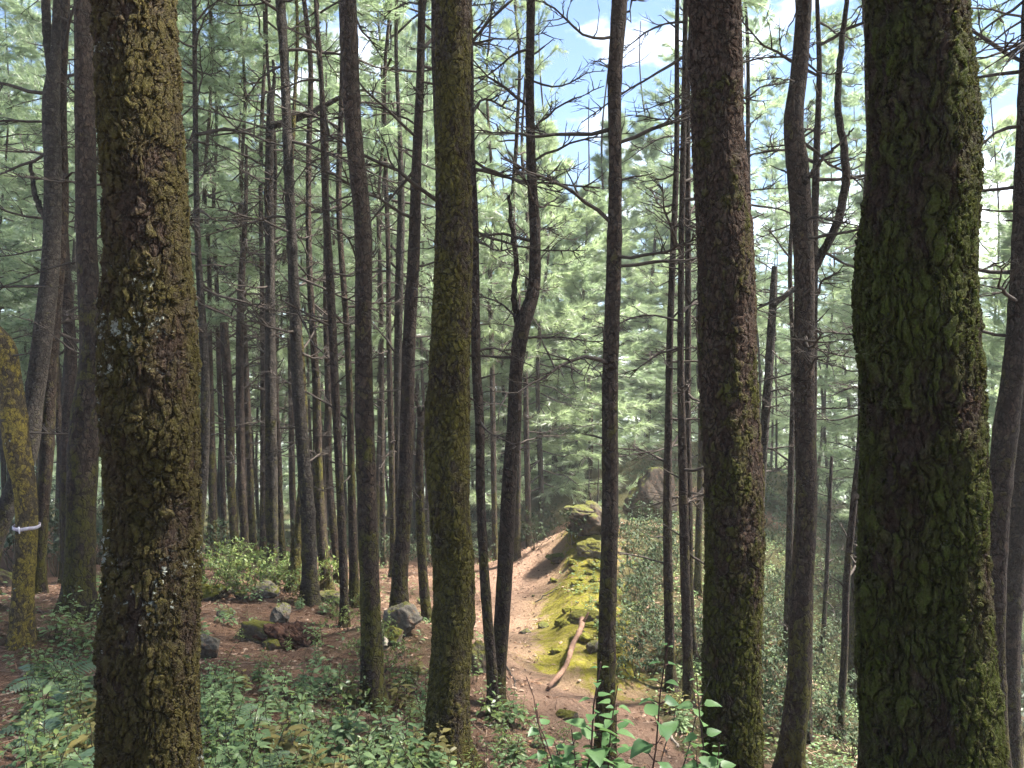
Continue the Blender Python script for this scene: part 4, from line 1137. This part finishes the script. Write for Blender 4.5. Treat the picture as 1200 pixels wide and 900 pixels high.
# low ground cover: countless little leaves
def cover():
    mb = MB()
    rr = np.random.default_rng(5)
    n = 0
    for _ in range(60000):
        x = rr.uniform(-8, 9); y = rr.uniform(2.5, 22)
        if abs(x) > 0.70 * y: continue
        if n > 5200: break
        pdist = float(dist_poly(np.array([x]), np.array([y]), path)[0])
        left = x < np.interp(y, path[:, 1], path[:, 0])
        dens = np.clip(0.15 + 2.4 * fbm(np.array([x * 0.55]), np.array([y * 0.55]), 77, 3)[0] + (0.25 if y < 8 else 0.0), 0, 1) * (pdist > 0.8)
        if not left and pdist > 1.6: dens = 0.9
        if left and y > 9: dens *= 0.5
        if rr.uniform() > dens: continue
        n += 1
        g = Gz(x, y)
        for k in range(int(rr.integers(3, 7))):
            a = rr.uniform(0, 6.28); sz = rr.uniform(0.03, 0.075)
            p = np.array([x + rr.normal(0, 0.05), y + rr.normal(0, 0.05), g + rr.uniform(0.0, 0.10)])
            v, f = leaf_geo(p, unit([math.cos(a), math.sin(a), rr.uniform(-0.1, 0.6)]), np.array([0, 0, 1.0]) + rr.normal(0, 0.25, 3), sz, sz * 0.5, 0.2, 0.3)
            mb.add(v, f, 0 if rr.uniform() < 0.6 else 1)
    o = mb.build('ground_cover', [M_nettle, M_weed2])
    tag(o, 'low leaves scattered over the forest floor', 'ground cover', None, 'stuff')
cover()

# fallen needles, chips and twigs lying on the floor
def litter():
    mb = MB()
    rr = np.random.default_rng(8)
    n = 30000
    x = rr.uniform(-8, 5, n); y = 3 + 19 * rr.uniform(0, 1, n) ** 1.1
    keep = abs(x) < 0.7 * y
    keep &= (dist_poly(x, y, ridge) > 0.8) | (rr.uniform(size=n) < 0.2)
    keep &= (dist_poly(x, y, path) > 0.75) | (rr.uniform(size=n) < 0.5)
    x, y = x[keep], y[keep]; k = len(x)
    z = G(x, y) + rr.uniform(0.004, 0.022, k)
    a = rr.uniform(0, math.pi, k)
    chip = rr.uniform(size=k) < 0.45
    ln = np.where(chip, rr.uniform(0.03, 0.08, k), rr.uniform(0.08, 0.28, k)); w = np.where(chip, rr.uniform(0.015, 0.045, k), rr.uniform(0.004, 0.011, k))
    d = np.stack([np.cos(a), np.sin(a), rr.normal(0, 0.16, k)], -1); s = np.stack([-np.sin(a), np.cos(a), rr.normal(0, 0.25, k)], -1)
    p = np.stack([x, y, z], -1)
    L_ = d * ln[:, None] / 2; S_ = s * w[:, None] / 2; up = np.array([0, 0, 1.0]) * (w * 0.35)[:, None]
    v = np.stack([p - L_ - S_, p - L_ * 0.8 + S_, p + L_ + S_ * 0.6, p + L_ * 0.9 - S_, p + up], 1).reshape(-1, 3)
    q = np.arange(k)[:, None] * 5
    f = np.concatenate([q + [0, 4, 1], q + [1, 4, 2], q + [2, 4, 3], q + [3, 4, 0]])
    mi = np.tile(rr.integers(0, 3, k), 4)
    for m_ in range(3):
        mb2 = f[mi == m_]
        if m_ == 0: mb.add(v, mb2, 0)
        else: mb.f.append(mb2); mb.m.append(np.full(len(mb2), m_))
    tag(mb.build('needle_litter', [M_litter, M_litter_dark, M_litter_pale], smooth=False), 'fallen needles, chips and twigs lying on the floor', 'litter', None, 'stuff')
litter()

# ------------------------------------------------------------------ rocks, log, ribbon
def rock_mesh(seed, sx, sy, sz, rough=0.28, chop=0.0, n=44, crumble=0.22):
    r_ = np.random.default_rng(seed)
    u = np.linspace(0.02, math.pi - 0.02, n); w = np.linspace(0, 2 * math.pi, 2 * n, endpoint=False)
    U, Wd = np.meshgrid(u, w, indexing='ij')
    d = np.stack([np.sin(U) * np.cos(Wd), np.sin(U) * np.sin(Wd), np.cos(U)], -1)
    rad = np.full(U.shape, 1.15)
    for k in range(int(13 + 6 * chop)):
        nrm = unit(r_.normal(size=3)); c = r_.uniform(0.60, 1.0)
        dp = d @ nrm
        rad = np.minimum(rad, np.where(dp > 0.05, c / np.maximum(dp, 0.05), 9))
    def n3(f, o, sd): return (fbm(d[..., 0] * f + d[..., 2] * f * 0.8 + seed, d[..., 1] * f - d[..., 2] * f * 0.55, sd, o) + fbm(d[..., 2] * f + d[..., 0] * f * 0.4, d[..., 1] * f * 0.8 + seed, sd + 9, o)) * 0.7
    rad *= 1 + (rough + 0.10) * n3(2.0, 5, seed) + crumble * n3(7.0, 5, seed + 3)
    v = d * rad[..., None] * np.array([sx, sy, sz])
    k = 2 * n
    i = np.arange(n - 1)[:, None] * k; j = np.arange(k)[None, :]
    mb = MB(); mb.add(v.reshape(-1, 3), np.stack([i + j, i + k + j, i + k + (j + 1) % k, i + (j + 1) % k], -1).reshape(-1, 4))
    return mb
def rock(px, py, d, sx, sy, sz, mat, label, seed, sink=0.35, rz=0.0, rough=0.28, chop=0.0, tilt=0.0, name='rock', cat='rock', lift=0.0, crumble=0.22):
    x = (px - 600) / FPX * d
    sx, sy, sz = sx * 0.85, sy * 0.85, sz * 0.85
    z = Gz(x, d)
    o = rock_mesh(seed, sx, sy, sz, rough, chop, 60 if crumble > 0.5 else 44, crumble).build(name, mat, None, (x, d, z + sz * (1 - 2 * sink) + lift))
    o.rotation_euler = (tilt, 0, rz)
    return tag(o, label, cat)
rock(303, 745, 10.3, 0.34, 0.26, 0.24, M_mossrock, 'rounded rock thick with yellow moss in the left clearing', 1)
rock(331, 731, 10.5, 0.17, 0.16, 0.20, M_greyrock, 'grey blocky rock on top of the crumbling earth', 2, 0.1, 0.3, chop=0.6, lift=0.14)
rock(343, 752, 10.15, 0.40, 0.26, 0.26, M_earth, 'crumbling dark earth mound full of roots', 3, 0.4, 0.0, 0.6, name='earth_mound', cat='earth mound', crumble=0.9)
rock(318, 762, 9.9, 0.16, 0.14, 0.14, M_mossrock, 'small mossy stone below the earth mound', 4)
rock(242, 776, 9.0, 0.20, 0.13, 0.22, M_greyrock, 'angular pale grey rock beside the olive trunk', 5, 0.3, 0.5, 0.15, 1.0, 0.3)
rock(240, 718, 12.0, 0.42, 0.30, 0.20, M_mossrock, 'flat slab with gold moss under the leafy bushes', 6, 0.35, 0.2)
rock(308, 714, 12.1, 0.25, 0.2, 0.17, M_greyrock, 'pale wedge of rock behind the mossy rounded one', 7, 0.3, 0.4, 0.2, 0.8, 0.35)
rock(283, 716, 12.0, 0.12, 0.1, 0.10, M_darkrock, 'little round stone between the slab and the wedge', 8)
rock(385, 703, 12.4, 0.24, 0.2, 0.12, M_greyrock, 'low pale stone near the scarred trunk', 9)
rock(470, 733, 10.2, 0.26, 0.24, 0.27, M_greyrock, 'grey boulder leaning on the dark brown trunk', 10, 0.25, 0.6, 0.2, 0.5)
rock(459, 754, 9.9, 0.17, 0.16, 0.17, M_mossrock, 'moss capped stump like stone before the grey boulder', 11, 0.3)
rock(560, 758, 9.9, 0.17, 0.17, 0.28, M_mossrock, 'mossy stone showing right of the middle mossy trunk', 12, 0.3)
rock(8, 690, 12.6, 0.35, 0.28, 0.26, M_darkrock, 'dark mossy rock at the left edge', 13, 0.25)
rock(266, 716, 11.0, 0.14, 0.12, 0.09, M_greyrock, 'small pale stone by the leafy bushes', 14)
rock(88, 742, 8.4, 0.09, 0.07, 0.05, M_greyrock, 'pale pebble in front of the swollen ruddy trunk', 15)
rock(691, 655, 16.9, 0.62, 0.55, 0.46, M_darkrock, 'dark broken rock face at the head of the bank', 21, 0.30, 0.6, 0.3, 0.8, crumble=0.35)
rock(676, 640, 16.7, 0.42, 0.36, 0.17, M_darkrock, 'tilted dark slab jutting out over the path at the head of the bank', 20, 0.0, 0.3, 0.25, 0.8, 0.28, lift=0.42, crumble=0.3)
for q, (px, h) in enumerate(((694, 1.1), (700, 1.25))):
    x = (px - 600) / FPX * 17.6; t = np.linspace(0, 1, 8)
    mb = MB(); mb.tube(np.stack([0.12 * t * (q - 0.7), 0 * t, h * t - 0.05], -1) + np.random.default_rng(q).normal(0, 0.012, (8, 3)), 0.02 * (1 - 0.6 * t), 6)
    tag(mb.build('thin_sapling', M_dead, None, (x, 17.6, Gz(x, 17.6) + 0.1)), ('left', 'right')[q] + ' of two bare thin saplings beside the rock ledge', 'sapling')
rock(694, 666, 16.2, 0.32, 0.28, 0.24, M_mossrock, 'moss covered boulder at the foot of the pillar', 22, 0.3)
rock(768, 612, 21.5, 0.85, 0.7, 1.0, M_darkrock, 'big dark outcrop behind the shrubs of the bank', 23, 0.3, 0.4, 0.3, 0.6)
rock(655, 690, 16.6, 0.34, 0.2, 0.14, M_darkrock, 'dark rock half buried in the slope left of the pillar', 24, 0.35, 0.5)
rock(688, 738, 12.7, 0.34, 0.22, 0.16, M_mossrock, 'bright mossy hummock of stone at the end of the bank', 25, 0.35, 0.2)
rock(703, 733, 12.6, 0.30, 0.22, 0.18, M_mossrock, 'mossy stone tucked behind the dark trunk', 26, 0.35, 0.9)
rock(683, 757, 11.9, 0.07, 0.06, 0.06, M_darkrock, 'brown pebble touching the end of the log', 27, 0.2)
rock(695, 768, 11.4, 0.16, 0.10, 0.12, M_greyrock, 'grey chip of rock between the log and the dark trunk', 28, 0.25, 0.7, 0.2, 0.7, 0.3)
for k, (px, py, d, s, lab) in enumerate(((616, 746, 12.9, 0.13, 'flat stone lying alone in the middle of the path'), (637, 734, 13.3, 0.14, 'flat dark stone near the mossy hummock'), (652, 690, 15.8, 0.07, 'small mossy stone on the path below the pillar'),
                                        (667, 838, 9.4, 0.16, 'mossy flat stone at the lower end of the path'), (606, 648, 18.5, 0.16, 'dark stone by the far stem of the path'), (497, 690, 14.0, 0.18, 'pale stone behind the forked snag'), (483, 706, 12.5, 0.15, 'pale stone at the path side of the boulder tree'), (625, 700, 15.5, 0.05, 'pebble in the bend of the path'))):
    rock(px, py, d, s, s * 0.8, s * 0.5, (M_darkrock, M_mossrock, M_greyrock)[(2, 0, 1, 1, 0, 2, 2, 0)[k] - 0 if True else 0], lab, 40 + k, 0.35, k)

# cushions of moss and weeds on the bank
M_cushion = mossy_rock_mat('moss_cushion', (0.14, 0.11, 0.05), (0.125, 0.120, 0.018), 0.25, 0.75)
for q, p in enumerate(on_ground_px((645, 650, 745, 770), 34, 0.22, 9, 20)):
    if dist_poly(p[0:1], p[1:2], ridge)[0] > 0.95: continue
    sc = r.uniform(0.06, 0.15)
    o = rock_mesh(900 + q, sc, sc * 0.8, sc * 0.5, 0.3, 0, 26, 0.6).build('moss_cushion', M_cushion, None, (p[0], p[1], p[2] + sc * 0.12))
    o.rotation_euler = (0, 0, r.uniform(0, 6.28))
    tag(o, 'yellow green moss cushion on the bank beside the path', 'moss', 'moss cushions of the bank')
for p in on_ground_px((690, 660, 760, 770), 26, 0.25, 9, 20):
    plant('weed', WEED[int(r.integers(0, 8))], p, 'small weed on the far side of the mossy bank', 'weed', 'weeds behind the mossy bank', r.uniform(0.35, 0.7))
for p in on_ground_px((890, 540, 1010, 640), 18, 0.7, 12, 60):
    plant('shrub', SHRUB[int(r.integers(0, 4))], p, 'shrub on the far side of the ravine', 'shrub', 'shrubs across the ravine', r.uniform(0.9, 1.6))
# fallen log
p0, p1 = at(682, 742, 12.0), at(646, 812, 10.1)
p0[2] = Gz(p0[0], p0[1]) + 0.22; p1[2] = Gz(p1[0], p1[1]) + 0.05
t = np.linspace(0, 1, 40)
pts = p0 + (p1 - p0) * t[:, None]
pts[:, 0] += 0.05 * np.sin(t * 3.5) + 0.02 * np.sin(t * 11); pts[:, 2] += 0.015 * np.sin(t * 7)
lr = 0.042 * (1 - 0.3 * t) * (1 + 0.10 * np.sin(t * 17) + 0.08 * np.random.default_rng(3).normal(size=40))
root = empty('fallen_log', tuple(p1)); tag(root, 'short barkless log lying across the edge of the path', 'log')
mb = MB(); mb.tube(pts - p1, lr, 12, 0)
mb.tube((pts - p1)[::-1][-3:], lr[:3][::-1], 12, 0)
mb.build('log_body', M_log, root)
mb = MB(); q = pts[3] - p1; mb.tube(np.array([q, q + [0.06, 0, 0.08], q + [0.10, 0.02, 0.16]]), [0.025, 0.02, 0.012], 7)
mb.build('snag', M_log, root)

# thin dark sticks on the slope
def stick(px0, py0, d0, px1, py1, d1, rr_, mat, label, lift=0.03):
    a = at(px0, py0, d0); b = at(px1, py1, d1)
    a[2] = Gz(a[0], a[1]) + lift; b[2] = Gz(b[0], b[1]) + lift
    t = np.linspace(0, 1, 9); pts = a + (b - a) * t[:, None] + np.random.default_rng(int(px0)).normal(0, 0.012, (9, 3))
    mb = MB(); mb.tube(pts - a, rr_ * (1 - 0.4 * t), 7)
    tag(mb.build('fallen_branch', mat, None, tuple(a)), label, 'branch')
stick(615, 655, 18.6, 645, 640, 20.0, 0.055, M_dead, 'dark fallen branch on the slope beyond the path')
stick(627, 700, 15.0, 653, 694, 15.2, 0.014, M_dead, 'thin dark stick across the path')
stick(592, 795, 10.6, 606, 822, 9.7, 0.012, M_dead, 'thin stick at the left of the path bottom')
stick(786, 806, 9.0, 797, 838, 8.7, 0.018, M_twig_pale, 'bleached curved branch at the foot of the thin stems', 0.15)
stick(452, 770, 9.6, 446, 735, 10.3, 0.03, M_twig_pale, 'pale root beside the grey boulder', 0.06)

# ribbon round the bent trunk
zs, X, Y, R = jz
zr = at(30, 617, 8.5)[2] - J_.location.z
cx, cy, rr = np.interp(zr, zs, X), np.interp(zr, zs, Y), np.interp(zr, zs, R) * 1.10 + 0.006
mb = MB()
a = np.linspace(0, 2 * math.pi, 48, endpoint=False)
hh = 0.018
ring = lambda rad, z, ph: np.stack([cx + rad * np.cos(a), cy + rad * np.sin(a), z + 0.012 * np.sin(a + ph) + 0.003 * np.sin(5 * a)], -1)
v = np.vstack([ring(rr, -hh, 0), ring(rr + 0.003, hh, 0), ring(rr + 0.007, hh, 0), ring(rr + 0.007, -hh, 0)])
k = len(a)
f = [[i * k + j, i * k + (j + 1) % k, ((i + 1) % 4) * k + (j + 1) % k, ((i + 1) % 4) * k + j] for i in range(4) for j in range(k)]
mb.add(v, f)
rb = mb.build('ribbon', M_ribbon, None, (J_.location.x, J_.location.y, J_.location.z + zr))
tag(rb, 'white ribbon tied round the bent golden trunk', 'ribbon')
mb = MB()
tail = np.array([[0, -rr - 0.01, 0.01], [0.015, -rr - 0.035, -0.01], [0.02, -rr - 0.03, -0.05]]) + np.array([cx, cy, 0])
mb.tube(tail, [0.012, 0.012, 0.006], 6)
mb.build('knot', M_ribbon, rb)


# ------------------------------------------------------------------ the air
def haze():
    mb = MB()
    x0, x1, y0, y1, z0, z1 = -11000, 11000, -11000, 11000, -260, 32
    v = [(x, y, z) for z in (z0, z1) for y in (y0, y1) for x in (x0, x1)]
    mb.add(v, [[0, 2, 3, 1], [4, 5, 7, 6], [0, 1, 5, 4], [2, 6, 7, 3], [0, 4, 6, 2], [1, 3, 7, 5]])
    m, nt = new_mat('air')
    N = NT(nt)
    out = N.n('ShaderNodeOutputMaterial')
    vol = N.n('ShaderNodeVolumePrincipled', {'Color': (0.93, 0.97, 1.0, 1), 'Density': 0.0012, 'Anisotropy': 0.0})
    nt.links.new(vol.outputs[0], out.inputs['Volume'])
    o = mb.build('haze', m, smooth=False)
    tag(o, 'thin pale haze among the trees', 'haze', None, 'stuff')
haze()
